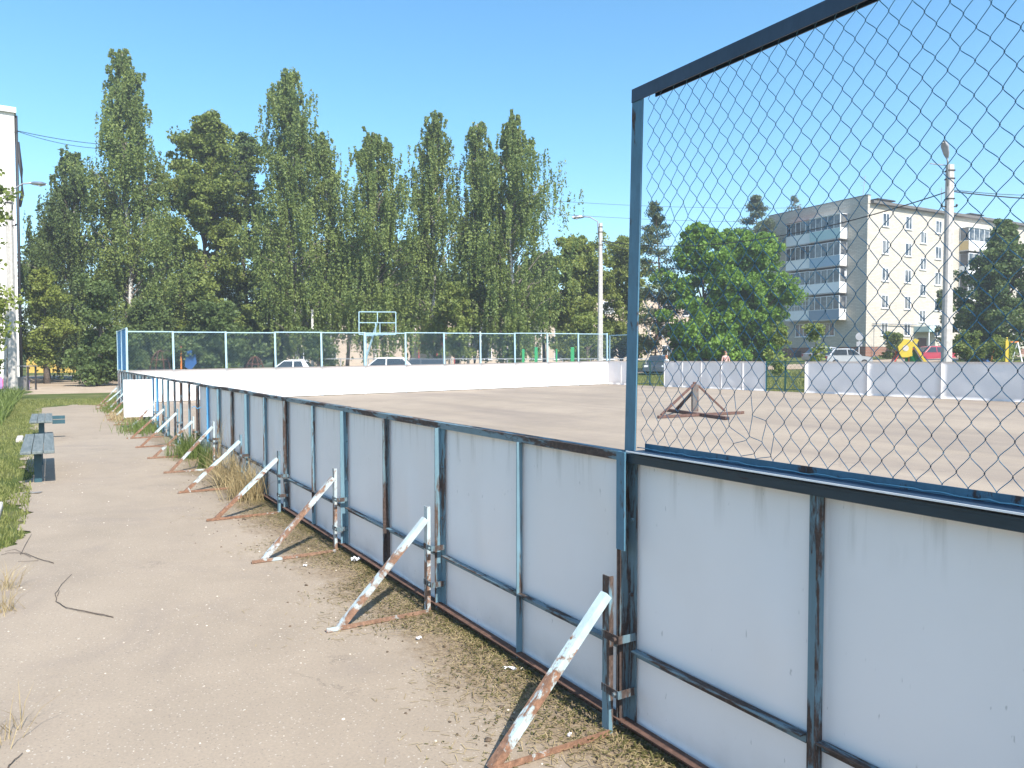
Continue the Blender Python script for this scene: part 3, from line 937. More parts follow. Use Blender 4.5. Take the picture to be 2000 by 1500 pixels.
# ---------------------------------------------------------------- lamp poles
def pole(label, base, h, w0, w1, arm_az, kind='cobra', braces=False):
    p = thing('street_lamp', label, 'street lamp', base, 0, 'lamps on concrete poles')
    mb = MB(); n = 4
    for z, w_ in ((-0.3, w0), (h, w1)):
        c_ = w_ * 0.2; q = w_ / 2
        mb.v += [(x, y, z) for x, y in ((-q + c_, -q), (q - c_, -q), (q, -q + c_), (q, q - c_), (q - c_, q), (-q + c_, q), (-q, q - c_), (-q, -q + c_))]
    mb.f = [(i, (i+1) % 8, (i+1) % 8 + 8, i + 8) for i in range(8)] + [tuple(range(8, 16))]
    part('pole', mb, M['concrete'], p)
    a = Vector((cos(arm_az), sin(arm_az), 0))
    s_ = w1 / 2 + 0.02
    if kind == 'cobra':
        pts = [a * s_ + Vector((0, 0, h - 0.8)), a * (s_ + 0.05) + Vector((0, 0, h + 0.1)), a * (s_ + 0.5) + Vector((0, 0, h + 0.35)), a * (s_ + 0.9) + Vector((0, 0, h + 0.38))]
        if braces:
            pts = [a * s_ + Vector((0, 0, h - 0.8)), a * (s_ + 0.04) + Vector((0, 0, h + 0.1)), a * (s_ + 0.1) + Vector((0, 0, h + 0.25))]
        arm = part('lamp_arm', MB().tube(pts, 0.035, 6), M['lampgrey'], p, smooth=True)
        c0 = a * (s_ + 0.85) + Vector((0, 0, h + 0.38)); c1 = a * (s_ + 1.55) + Vector((0, 0, h + 0.33))
        if braces: c0 = a * (s_ + 0.08) + Vector((0, 0, h + 0.22)); c1 = a * (s_ + 0.36) + Vector((0, 0, h + 0.78))
        sd = Vector((-a.y, a.x, 0))
        mb = MB()
        prof = ((0, 0.05, 0.05), (0.25, 0.11, 0.09), (0.75, 0.15, 0.10), (1, 0.06, 0.05))
        for u, ww, hh in prof:
            c = c0.lerp(c1, u)
            for ang in range(8):
                t_ = 2 * pi * ang / 8
                mb.v.append(c + sd * (ww * cos(t_)) + Vector((0, 0, hh * sin(t_))))
        for i in range(3):
            for k in range(8): mb.f.append((i*8+k, i*8+(k+1) % 8, (i+1)*8+(k+1) % 8, (i+1)*8+k))
        mb.f += [tuple(range(8)), tuple(range(31, 23, -1))]
        part('lamp_head', mb, M['steel'] if not braces else M['lampgrey'], p, smooth=True)
        part('lamp_glass', MB().blob(c0.lerp(c1, 0.62) - Vector((0, 0, 0.07)), 0.10, 8, 5, 0, 0.6), M['pvc'], p, smooth=True) if not braces else None
    for zz in (h - 0.25, h - 0.55, h - 1.3):
        q = w1 / 2 + 0.012
        mb = MB().box(-q, q, -q, -q + 0.011, zz, zz + 0.05).box(-q, q, q - 0.011, q, zz, zz + 0.05).box(-q, -q + 0.011, -q, q, zz + .001, zz + 0.049).box(q - 0.011, q, -q, q, zz + .001, zz + 0.049)
        part('clamp', mb, M['dark'], p)
    part('insulator', MB().tube([(-0.28, 0, h - 1.55), (0.28, 0, h - 1.55)], 0.025, 6).blob((0.28, 0, h - 1.5), 0.05, 6, 4).blob((-0.28, 0, h - 1.5), 0.05, 6, 4), M['dark'], p)
    return p
pA = at(1172, 44.5); hA = zof(436, 44.5) - pA.z
pole('pale concrete lamp pole behind the far corner of the rink, right of the tall birches', pA, hA, 0.33, 0.2, pi)
pB = at(1848, 28.6); hB = zof(322, 28.6) - pB.z
P2 = pole('concrete lamp pole seen through the tall mesh in front of the apartment block', pB, hB, 0.34, 0.24, radians(215), braces=True)
# small cross arm left of the lamp bracket
part('side_arm', MB().tube([(-0.1, 0, hB - 0.02), (-0.75, 0, hB + 0.05)], 0.022, 5), M['lampgrey'], P2)
pC = gp(26, 772)
P3 = pole('leftmost concrete lamp pole, half hidden by leaves in front of the white block', pC, zof(374, pC.y), 0.33, 0.24, radians(0))
part('prop', MB().beam((-0.42, 0.1, -0.2), (-0.14, 0.05, 5.0), 0.16, 0.16), M['concrete'], P3)

def cable(label, a, b, sag, r=0.02, n=26):
    a = Vector(a); b = Vector(b)
    pts = [a.lerp(b, i / n) - Vector((0, 0, sag * 4 * (i / n) * (1 - i / n))) for i in range(n + 1)]
    o = part('overhead_cable', MB().tube([p - a for p in pts], r, 4), M['dark'], None, smooth=True)
    o.location = a
    return tag(o, label, 'cable')
def pt(px, py, D): return Vector(((px - 1000) / F * D, D, zof(py, D)))
top = pt(1848, 373, 28.6); mid = pt(1172, 470, 44.5)
cable('thick black cable sagging from the right lamp pole to the far corner pole', top, mid, 1.0, 0.022)
cable('black cable leaving the right lamp pole towards the right edge', top, pt(2250, 392, 27), 0.15, 0.022)
cable('thin wire running from the right lamp pole over the apartment block', top + Vector((0, 0, .05)), pt(2150, 365, 60), 0.4, 0.014)
cable('upper thin wire crossing the sky beside the blue post', pt(1000, 386, 90), pt(1600, 405, 95), 0.5, 0.02)
cable('lower thin wire crossing the sky beside the blue post', pt(1000, 411, 90), pt(1600, 432, 95), 0.5, 0.02)
cable('cable running from the far corner pole to the right', mid, pt(1300, 492, 60), 0.3, 0.02)
cable('upper of the two wires leaving the white block', pt(42, 255, 45), pt(230, 283, 60), 0.15, 0.02)
cable('lower of the two wires leaving the white block', pt(42, 256, 45), pt(230, 290, 60), 0.3, 0.018)

# ---------------------------------------------------------------- basketball frame
hp = at(712, 37.5)
hoop = thing('basketball_stand', 'pale blue basketball stand with an empty tube backboard behind the far boards', 'basketball stand', hp, RZ_N * 0.2)
def bz(y): return zof(y, 37.5) - hp.z
zt, zb = bz(609), bz(653); xl, xr = (702 - 712) / F * 37.5, (773 - 712) / F * 37.5
mb = MB()
mb.beam((xl, 0, zt), (xr, 0, zt), 0.045, 0.045); mb.beam((xl, 0, zb), (xr, 0, zb), 0.045, 0.045)
mb.beam((xl, 0, zb), (xl, 0, zt), 0.044, 0.044); mb.beam((xr, 0, zb), (xr, 0, zt), 0.044, 0.044)
zm = (zt * 0.52 + zb * 0.48); xm = (xl + xr) / 2
mb.beam((xl, 0, zm), (xr, 0, zm), 0.04, 0.04)
mb.beam((xm, 0, zm), (xm, 0, zt), 0.04, 0.04)
for dx in (-0.09, 0.12): mb.beam((xm + dx, 0, zb), (xm + dx, 0, zm), 0.035, 0.035)
part('backboard_frame', mb, M['farframe'], hoop)
part('post', MB().tube([(0, 0.35, -0.2), (0, 0.35, zb + 0.05)], 0.085, 8), M['farframe'], hoop)
part('brace', MB().beam((0.05, 0.35, bz(700)), (0.62, 0.05, zm), 0.07, 0.07).beam((0, 0.35, zb - 0.05), (0.9, 0.03, zb - 0.02), 0.08, 0.08), M['farframe'], hoop)

# ---------------------------------------------------------------- apartment block (right)
CB = Vector(((1690 - 1000) / F * 79, 79, 2.0))
RZ_B = atan2(0.4772, 0.8788)
blk = thing('apartment_building', 'five storey pale brick apartment block with glazed balconies on its shaded end wall', 'apartment building', CB, RZ_B)
ZT = zof(392, 79) - 2.0        # eave height over the base
ZP = zof(381, 79) - 2.0
LW, LD = 62.0, 13.2
mb = MB()
mb.box(0, LW, 0, LD, 1.0, ZT - 0.25)
part('wall', mb, M['silicate'], blk)
part('plinth', MB().box(0.03, LW - .03, 0.03, LD - .03, -2.0, 0.997), M['redbrick'], blk)
part('parapet', MB().box(-0.04, 0.35, -0.05, LD + 0.05, ZT - 0.2495, ZP), M['silicate'], blk)
part('roof', MB().box(0.36, LW + 0.3, -0.45, LD + 0.45, ZT - 0.249, ZT + 0.02), M['roof'], blk)
part('parapet_cap', MB().box(-0.08, 0.40, -0.09, LD + 0.09, ZP + 0.002, ZP + 0.07), M['roof'], blk)
def wpx(px):     # distance along the long front for a photo column
    k = (px - 1000) / F
    return (k * CB.y - CB.x) / (0.8788 - 0.4772 * k)
def tpx(px, off=0.0):
    k = (px - 1000) / F
    ox, oy = CB.x - 0.8788 * off, CB.y - 0.4772 * off
    return (ox - k * oy) / (0.4772 + 0.8788 * k)
FL = 2.86
Z1 = zof(655, 80.5) - 2.0      # sill of the ground floor windows
def window(parent, x0, x1, z0, z1, axis='x', off=0.0, mull=1, name='window'):
    """pvc frame standing 3 cm proud of the wall at y=off (axis x) or x=off (axis y), with glass behind"""
    def B(mb, a, b, d0, d1, c, d):
        if axis == 'x': mb.box(a, b, off - d1, off - d0, c, d)
        else: mb.box(off - d1, off - d0, a, b, c, d)
    f = MB(); t_ = 0.07
    B(f, x0, x1, 0.002, 0.04, z0, z0 + t_); B(f, x0, x1, 0.002, 0.04, z1 - t_, z1)
    B(f, x0, x0 + t_, 0.002, 0.04, z0 + t_, z1 - t_); B(f, x1 - t_, x1, 0.002, 0.04, z0 + t_, z1 - t_)
    for k in range(mull):
        xm = x0 + (x1 - x0) * (k + 1) / (mull + 1) + (0.06 if mull == 1 else 0)
        B(f, xm - 0.035, xm + 0.035, 0.002, 0.036, z0 + t_, z1 - t_)
    B(f, x0 - 0.08, x1 + 0.08, 0.002, 0.12, z0 - 0.06, z0 - 0.002)
    o = part(name, f, M['pvc'], parent)
    g = MB(); B(g, x0 + 0.03, x1 - 0.03, 0.003, 0.018, z0 + 0.03, z1 - 0.03)
    part('pane', g, M['glass'], o)
    return o
for fl in range(5):
    z0 = Z1 + fl * FL
    for (a, b) in ((1719, 1732), (1763.5, 1776)):
        window(blk, wpx(a), wpx(b), z0, z0 + 1.42)
    window(blk, wpx(1822), wpx(1834), z0, z0 + 1.42)
    if fl < 4: window(blk, wpx(1793), wpx(1805), z0 + 1.5 + 0.05, z0 + 2.85 - 0.0)
    for xw in (29.0, 33.0, 37.5, 45.0, 50.0, 55.0):
        window(blk, xw, xw + 1.3, z0, z0 + 1.42, mull=2 if xw > 36 else 1)
    window(blk, 27.0, 27.6, z0 + 0.5, z0 + 1.3, mull=0)
# end wall: ground floor windows and the balconies
for (a, b) in ((1553, 1576), (1599, 1629)):
    t0_, t1_ = tpx(b), tpx(a)
    window(blk, t0_, t1_, Z1 + 0.0, Z1 + 1.45, axis='y', mull=2)
M['bal_blue'] = plain('balcony_blue', (0.30, 0.42, 0.52), 0.5, var=0.05)
M['bal_green'] = plain('balcony_green', (0.42, 0.58, 0.58), 0.5, var=0.05)
M['bal_grey'] = plain('balcony_grey_blue', (0.22, 0.29, 0.37), 0.5, var=0.05)
M['bal_yellow'] = plain('balcony_yellow', (0.62, 0.45, 0.20), 0.5, var=0.05)
M['redroof'] = plain('red_sheet', (0.35, 0.13, 0.10), 0.5, var=0.2)
def balcony(axis, a, b, z, depth, mat, glazed=True, side_mat=None, bars=False, cap=True):
    """z is the slab level; a..b runs along the wall"""
    def B(mb, p, q, d0, d1, c, d):
        if axis == 'x': mb.box(p, q, -d1, -d0, c, d)
        else: mb.box(-d1, -d0, p, q, c, d)
        return mb
    s_ = part('balcony', B(MB(), a, b, 0.002, depth, z, z + 0.12), M['concrete'], blk)
    e = 0.05
    part('parapet_sheet', B(MB(), a + 0.01, b - 0.01, depth - e, depth - 0.005, z + 0.121, z + 1.15), mat, s_)
    sm = side_mat or mat
    for p, q in ((a + 0.01, a + e), (b - e, b - 0.01)):
        part('side_sheet', B(MB(), p, q, 0.003, depth - e - 0.001, z + 0.121, z + 1.15), sm, s_)
    H = 2.62
    if glazed:
        g = MB(); B(g, a + 0.03, b - 0.03, depth - 0.04, depth - 0.02, z + 1.2, z + H - 0.05)
        B(g, a + 0.03, a + 0.05, 0.01, depth - 0.041, z + 1.2, z + H - 0.05); B(g, b - 0.05, b - 0.03, 0.01, depth - 0.041, z + 1.2, z + H - 0.05)
        part('glazing', g, M['glass'], s_)
        f = MB(); n_ = 5
        for k in range(n_ + 1):
            x = a + (b - a) * k / n_; x = min(max(x, a + 0.035), b - 0.035)
            B(f, x - 0.03, x + 0.03, depth - 0.019, depth + 0.005, z + 1.2, z + H - 0.06)
        B(f, a, b, depth - 0.06, depth + 0.008, z + 1.151, z + 1.199); B(f, a, b, depth - 0.06, depth + 0.008, z + H - 0.059, z + H)
        for x in (a + 0.028, b - 0.028):
            for dd in (0.05, depth - 0.1): B(f, x - 0.026, x + 0.026, dd, dd + 0.06, z + 1.2, z + H - 0.06)
            B(f, x - 0.027, x + 0.027, 0.01, depth - 0.062, z + 1.151, z + 1.199)
        part('window_frame', f, M['pvc'], s_)
    if bars:
        f = MB()
        for k in range(9):
            x = a + (b - a) * (k + 0.5) / 9; B(f, x - 0.02, x + 0.02, depth - 0.03, depth, z + 1.2, z + H)
        for zz in (1.2, 1.7, 2.2, H): B(f, a, b, depth - 0.032, depth + 0.002, z + zz - 0.02, z + zz + 0.02)
        part('bars', f, M['pvc'], s_)
    if cap:
        part('cover', B(MB(), a - 0.05, b + 0.05, 0.004, depth + 0.1, z + H + 0.001, z + H + 0.05), M['redroof'] if cap == 'red' else M['pvc'], s_)
    return s_
ZB = zof(627, 83) - 2.0
s2a, s2b = tpx(1637, 1.2), tpx(1578, 1.2)
for fl, mt in enumerate(('bal_grey', 'pvc', 'bal_blue', 'bal_green')):
    balcony('y', s2a, s2b, ZB + fl * FL, 1.2, M[mt], side_mat=M['pvc'], cap=True if fl == 3 else False)
s1a, s1b = s2b + 0.15, tpx(1532, 0.9)
for fl in range(4):
    balcony('y', s1a, s1b, ZB + fl * FL + (0.1 if fl < 3 else 0), 0.9, M['pvc'], glazed=(fl in (1, 2, 3)), bars=(fl == 0), cap='red' if fl == 3 else False)
for fl in range(3):
    z = Z1 + (fl + 2) * FL - 1.75
    a, b = wpx(1869), wpx(1917)
    balcony('x', a, b, z, 1.1, M['pvc'], side_mat=M['bal_yellow'] if fl == 2 else M['pvc'], cap=(fl == 2))
    lg = part('loggia', MB().box(b + 0.1, b + 3.4, -0.02, -0.002, z + 1.1, z + 2.6), M['dark'], blk)
    part('parapet_sheet', MB().box(b + 0.1, b + 3.4, -0.12, -0.021, z + 0.1, z + 1.1), M['pvc'], lg)
    f = MB()
    for k in range(6): f.box(b + 0.2 + k * 0.6, b + 0.25 + k * 0.6, -0.1, -0.05, z + 1.1, z + 2.6)
    part('window_frame', f, M['lampgrey'], lg)
# roof vents, aerials, pipe, entrance
for (a, b, h) in ((1745, 1772, 0.95), (1777, 1799, 0.6), (1925, 1945, 0.9), (1950, 1965, 0.6)):
    x0, x1 = wpx(a), wpx(b)
    v = part('roof_vent', MB().box(x0, x1, 2.2, 3.2, ZT + 0.021, ZT + h), M['silicate'], blk)
    part('vent_cover', MB().box(x0 - 0.3, x1 + 0.3, 1.9, 3.5, ZT + h + 0.001, ZT + h + 0.12), M['dark'], v)
for (px, h) in ((1727, 3.6), (1882, 3.8), (1545, 1.5)):
    if px > 1600: x = wpx(px); y = 3.0
    else: x = 1.0; y = tpx(px)
    f = MB().tube([(x, y, ZT), (x + (0.5 if px == 1727 else 0), y, ZT + h)], 0.035, 5)
    for k in range(4): f.tube([(x - 0.5 + 0.1 * k, y, ZT + h - 0.2 - 0.3 * k), (x + 0.6 - 0.1 * k, y, ZT + h - 0.2 - 0.3 * k)], 0.015, 4)
    part('aerial', f, M['lampgrey'], blk)
zp = zof(632.5, 80) - 2.0
f = MB().tube([(wpx(1702), -0.22, -1), (wpx(1702), -0.22, zp), (wpx(1830), -0.22, zp + .05)], 0.05, 6)
for k in range(8): f.box(wpx(1702) + 1.6 * k, wpx(1702) + 1.6 * k + 0.04, -0.2, -0.003, zp - 0.02, zp + 0.02)
part('gas_pipe', f, M['lampgrey'], blk)
xe0, xe1 = wpx(1783), wpx(1826)
ent = part('entrance_canopy', MB().box(xe0, xe1, -1.8, -0.003, zof(646, 79) - 2.0, zof(635, 79) - 2.0), M['bal_green'], blk)
part('door', MB().box(xe0 + 0.8, xe0 + 2.2, -0.08, -0.004, -0.2, 2.0), plain('brown_door', (0.10, 0.045, 0.03), 0.6), ent)
part('canopy_post', MB().box(xe0 + 0.1, xe0 + 0.2, -1.7, -1.6, -1.5, zof(646, 79) - 2.002), M['white'], ent)
part('canopy_post', MB().box(xe1 - 0.2, xe1 - 0.1, -1.7, -1.6, -1.5, zof(646, 79) - 2.002), M['white'], ent)
ty = tpx(1645)
ac = part('air_conditioner', MB().box(-0.36, -0.003, ty - 0.42, ty + 0.42, zof(538, 80) - 2.0, zof(527, 80) - 2.0), M['pvc'], blk, bevel=0.03)
part('fan_grille', MB().tube([(-0.362, ty + 0.05, zof(532.5, 80) - 2.0), (-0.375, ty + 0.05, zof(532.5, 80) - 2.0)], 0.2, 14), M['dark'], ac)
for (a, b) in ((1640, 1655), (1672, 1684)):
    part('basement_opening', MB().box(0.0, 0.028, tpx(b - 120), tpx(a - 120), -1.6, 0.6), M['dark'], blk)

# ---------------------------------------------------------------- white panel block at the left edge
CW = Vector(((38 - 1000) / F * 45, 45, 0))
wb = thing('apartment_building', 'sunlit white panel apartment block cut by the left edge of the photo', 'apartment building', CW, RZ_N + radians(2.2))
HW = zof(221, 45)
part('wall', MB().box(-30, 0, 0, 24, -0.5, HW - 0.003), M['whitewall'], wb)
part('roof_slab', MB().box(-30.2, 0.1, -0.18, 24.2, HW, HW + 0.30), M['white'], wb)
mb = MB()
for k in range(1, 6): mb.box(-30, 0.004, -0.012, -0.001, HW - 1.1 - 2.8 * (k - 1) - 0.03, HW - 1.1 - 2.8 * (k - 1) + 0.03)
for xx in (-0.9, -6.0, -12.0): mb.box(xx - 0.02, xx + 0.02, -0.011, -0.001, 0, HW - 0.01)
part('panel_joint', mb, M['concrete'], wb)
pipe = MB().tube([(0.10, 0.12, 0.1), (0.10, 0.12, HW - 0.1)], 0.075, 8)
for k in range(12):
    z = HW - 1.0 - k * 0.12
pipe.tube([(0.16, 0.2, HW - 1.6), (0.30, 0.25, HW - 3.2), (0.34, 0.28, HW - 4.6), (0.18, 0.2, HW - 5.4)], 0.09, 6)
part('downpipe', pipe, M['dark'], wb, smooth=True)
for fl in range(5):
    for xx in (-3.2, -8.8, -14.5, -20):
        window(wb, xx, xx + 1.7, 1.9 + fl * 2.8, 3.4 + fl * 2.8, axis='x', off=0.0, mull=1)

# ---------------------------------------------------------------- cream building behind the birches
CC = at(560, 92); CC.z = ground(CC.x, CC.y)
cb = thing('low_building', 'cream walled three storey building showing through gaps between the birches', 'building', CC, radians(9))
part('wall', MB().box(0, 46, 0, 12, -0.5, 9.6), M['cream'], cb)
part('roof', MB().box(-0.4, 46.4, -0.5, 12.5, 9.601, 9.95), M['roof'], cb)
M['redpaint'] = plain('red_paint', (0.32, 0.05, 0.05), 0.6, var=0.2)
for fl in range(3):
    for k in range(14):
        x = 1.2 + k * 3.2
        if fl == 0 and (6 < x < 15): continue
        window(cb, x, x + 1.5, 1.3 + fl * 3.0, 2.8 + fl * 3.0)
pr = part('porch', MB().box(15.6, 20.5, -1.6, -0.003, 3.1, 3.9), M['redpaint'], cb)
for x in (15.8, 18.0, 20.2): part('porch_post', MB().box(x, x + 0.18, -1.5, -1.32, -0.3, 3.098), M['redpaint'], pr)
part('door', MB().box(17.2, 18.8, -0.06, -0.004, -0.2, 2.4), M['dark'], cb)
CD = at(1010, 100)
cd = thing('low_building', 'cream house behind the thinner trees left of the far corner pole', 'building', CD, radians(14))
part('wall', MB().box(0, 30, 0, 11, -1, 9.2), M['cream'], cd)
part('roof', MB().box(-0.4, 30.4, -0.5, 11.5, 9.201, 9.5), M['roof'], cd)
for fl in range(3):
    for k in range(9): window(cd, 1.5 + k * 3.2, 3.0 + k * 3.2, 1.2 + fl * 2.8, 2.7 + fl * 2.8)
# yellow wall at the end of the track
yw = thing('yellow_shed', 'yellow painted shed wall at the end of the track, under the trees', 'shed', gp(52, 728), radians(8))
M['yellow'] = plain('ochre_paint', (0.55, 0.37, 0.08), 0.8, var=0.15, scale=2)
part('wall', MB().box(0, 7.5, 0, 4, -0.3, 2.3), M['yellow'], yw)
part('roof', MB().box(-0.2, 7.7, -0.3, 4.2, 2.301, 2.45), M['roof'], yw)

# ---------------------------------------------------------------- little things on the left
cp = at(48, 41)
cn = thing('shelter', 'small dark post shelter beside the coloured low fence at the left edge', 'shelter', cp, radians(10))
zc = zof(714, 41)
part('roof', MB().box(-0.75, 0.42, -0.5, 0.6, zc - 0.05, zc), M['concrete_dark'], cn)
for xx, yy in ((-0.7, -0.42), (0.34, -0.42), (-0.7, 0.5), (0.34, 0.5)):
    part('post', MB().box(xx - 0.035, xx + 0.035, yy - 0.035, yy + 0.035, -0.1, zc - 0.051), M['dark'], cn)
part('bin', MB().tube([(-0.1, 0, 0), (-0.1, 0, 0.7)], [0.2, 0.26], 10), M['concrete_dark'], cn)
cols = [('blue', (0.08, 0.2, 0.6)), ('lilac', (0.42, 0.25, 0.60)), ('red', (0.60, 0.07, 0.12)), ('pink', (0.6, 0.25, 0.35)), ('white', (0.7, 0.7, 0.75)), ('cyan', (0.06, 0.42, 0.68)), ('sky blue', (0.16, 0.5, 0.75)), ('violet', (0.42, 0.28, 0.62))]
for k, (cnm, cc) in enumerate(cols):
    p = at(-8 + k * 8.6, 42.8)
    mb = MB()
    pr = [(0.34 * cos(pi * j / 8), 0.42 + 0.34 * sin(pi * j / 8)) for j in range(9)]
    pl_ = [(-0.34, -0.1)] + [(0.34, -0.1)] + pr
    ppl = pl_
    mb.prism([(x * 0.36, z * 0.88) for x, z in ppl], -0.03, 0.03)
    o = part('fence_picket', mb, plain('picket_' + cnm.replace(' ', '_'), cc, 0.5), None)
    o.location = p; tag(o, cnm + ' rounded picket of the low coloured fence by the left lamp pole', 'picket', 'coloured pickets at the left edge')

# ---------------------------------------------------------------- cars
def car_paint(name, c):
    t = NT(name)
    col = t.ramp(t.noise(2, 4), [(0.3, tuple(k * 0.93 for k in c)), (0.7, c)])
    return t.bsdf(col, 0.32, coat=0.6)
def make_car(label, group_px, D, az, paint, L=4.2, H=1.48, W=1.68, hatch=False, estate=False, rack=False, zoff=0.0):
    base = at(group_px, D); base.z += zoff
    c = thing('parked_car', label, 'car', base, az, 'parked cars around the rink')
    s = L / 4.2; hh = H / 1.48
    low = [(-2.1, 0.32), (-2.08, 0.62), (-1.98, 0.80), (-1.15, 0.90), (0.0, 0.92), (1.45, 0.92), (2.02, 0.86), (2.1, 0.6), (2.08, 0.32), (1.75, 0.22), (-1.75, 0.22)]
    if hatch or estate: low[5] = (1.8, 0.94); low[6] = (2.05, 0.88)
    low = [(x * s, z * hh) for x, z in low]
    def shell(poly, ws, n):
        mb = MB()
        m_ = len(poly)
        for wd, sc in ws:
            cx = 0; 
            for (x, z) in poly: mb.v.append((x * sc, wd, 0.55 + (z - 0.55) * (1 - (1 - sc) * 3)))
        k = len(ws)
        for i in range(k - 1):
            for j in range(m_): mb.f.append((i*m_ + j, i*m_ + (j+1) % m_, (i+1)*m_ + (j+1) % m_, (i+1)*m_ + j))
        mb.f.append(tuple(range(m_ - 1, -1, -1))); mb.f.append(tuple(range((k-1)*m_, k*m_)))
        return mb
    hw = W / 2
    body = part('body', shell(low, ((-hw + 0.02, 0.96), (-hw, 0.985), (-hw * 0.6, 1.0), (hw * 0.6, 1.0), (hw, 0.985), (hw - 0.02, 0.96)), 0), paint, c, smooth=False)
    # cabin
    rear = 1.85 if (hatch or estate) else 1.25
    rt = (1.7 if estate else 1.3) if (hatch or estate) else 0.85
    prof = [(-1.12, 0.88), (-0.42, 1.43), (0.1, 1.48), (rt - 0.15, 1.46), (rt, 1.40), (rear, 0.88)]
    prof = [(x * s, z * hh) for x, z in prof]
    mb = MB(); ti = 0.17
    zmin = 0.88 * hh; zmax = 1.48 * hh
    def wy(z): return (hw - 0.05) - ti * (z - zmin) / (zmax - zmin)
    for sg in (-1, 1):
        for x, z in prof: mb.v.append((x, sg * wy(z), z))
    m_ = len(prof)
    mb.f = [tuple(range(m_)), tuple(range(2*m_ - 1, m_ - 1, -1))] + [(j, j + m_, (j+1) % m_ + m_, (j+1) % m_) for j in range(m_)]
    part('cabin', mb, paint, c, bevel=0.03)
    def sidewin(x0b, x0t, x1t, x1b):
        for sg in (-1, 1):
            zb_, zt_ = 0.93 * hh, 1.38 * hh
            q = [(x0b, zb_), (x0t, zt_), (x1t, zt_), (x1b, zb_)]
            mb = MB(); mb.v = [(x * s, sg * (wy(z) + 0.006), z) for x, z in q] + [(x * s, sg * (wy(z) - 0.03), z) for x, z in q]
            mb.f = [(0,1,2,3),(7,6,5,4),(0,4,5,1),(1,5,6,2),(2,6,7,3),(3,7,4,0)]
            part('side_window', mb, M['carglass'], c)
    sidewin(-0.95, -0.40, 0.12, 0.12); sidewin(0.20, 0.20, min(rt - 0.22, 1.02), min(rear - 0.42, 1.2))
    if estate or hatch: sidewin(1.12, 1.05, rt - 0.16, rear - 0.25)
    for (a_, b_, nm) in ((prof[0], prof[1], 'windscreen'), (prof[-1], prof[-2], 'rear_window')):
        d = Vector((b_[0] - a_[0], 0, b_[1] - a_[1])); nrm = Vector((-d.z, 0, d.x)).normalized()
        if (nm == 'windscreen' and nrm.x > 0) or (nm == 'rear_window' and nrm.x < 0): nrm = -nrm
        p = Vector((a_[0], 0, a_[1])) + d * 0.12; q = Vector((a_[0], 0, a_[1])) + d * 0.9
        mb = MB()
        for o_ in (0.008, -0.03):
            for pp in (p, q):
                for sg in (-1, 1): v = pp + nrm * o_; mb.v.append((v.x, sg * (wy(pp.z) - 0.07), v.z))
        mb.f = [(0,1,3,2),(6,7,5,4),(0,4,5,1),(2,3,7,6),(0,2,6,4),(1,5,7,3)]
        part(nm, mb, M['carglass'], c)
    for x in (-1.3 * s, 1.3 * s):
        for sg in (-1, 1):
            wh = part('wheel', MB().tube([(x, sg * (hw - 0.17), 0.3), (x, sg * (hw + 0.008), 0.3)], 0.3, 16), M['tyre'], c)
            part('rim', MB().tube([(x, sg * (hw + 0.0085), 0.3), (x, sg * (hw + 0.018), 0.3)], 0.19, 12), M['steel'], wh)
    for sg in (-1, 1):
        part('headlight', MB().box(-2.07 * s, -1.95 * s, sg * 0.62 - 0.14, sg * 0.62 + 0.14, 0.62 * hh, 0.76 * hh), M['pvc'], c)
        part('tail_light', MB().box(1.95 * s, 2.085 * s, sg * 0.66 - 0.1, sg * 0.66 + 0.1, 0.62 * hh, 0.84 * hh), M['redpaint'], c)
    if rack:
        mb = MB()
        for x in (-0.2, 0.8): mb.tube([(x, -0.6, H + 0.04), (x, 0.6, H + 0.04)], 0.02, 5)
        for y in (-0.5, 0.5): mb.tube([(-0.4, y, H + 0.06), (1.0, y, H + 0.06)], 0.02, 5)
        part('roof_rack', mb, M['dark'], c)
    return c
cw = car_paint('white_car_paint', (0.72, 0.73, 0.74))
cs = car_paint('silver_car_paint', (0.34, 0.36, 0.39))
cdk = car_paint('dark_car_paint', (0.05, 0.06, 0.07))
ccy = car_paint('cyan_car_paint', (0.03, 0.30, 0.42))
crd = car_paint('red_car_paint', (0.36, 0.03, 0.06))
make_car('white saloon behind the far boards, left of the basketball stand', 572, 48, radians(5), cw)
make_car('white hatchback behind the far boards, directly right of the basketball post', 752, 48, radians(3), cw, hatch=True, H=1.55, zoff=0.02)
make_car('dark estate car behind the far boards, right of the white hatchback', 818, 49.5, radians(4), cdk, estate=True, H=1.46)
make_car('turquoise car parked under the maple', 1335, 66, radians(176), ccy, zoff=0.12)
make_car('dark car showing its end beyond the green gate next to the tall blue post', 1288, 55, radians(70), cdk, zoff=-0.1)
make_car('silver hatchback with black windows parked at the end of the apartment block', 1648, 63, radians(190), cs, hatch=True, H=1.5, zoff=-0.02)
make_car('pale grey car half hidden behind the silver hatchback', 1616, 69, radians(188), cs, hatch=True, H=1.5)
make_car('dark red hatchback by the entrance of the apartment block', 1815, 70, radians(10), crd, hatch=True, H=1.55, zoff=-0.4)

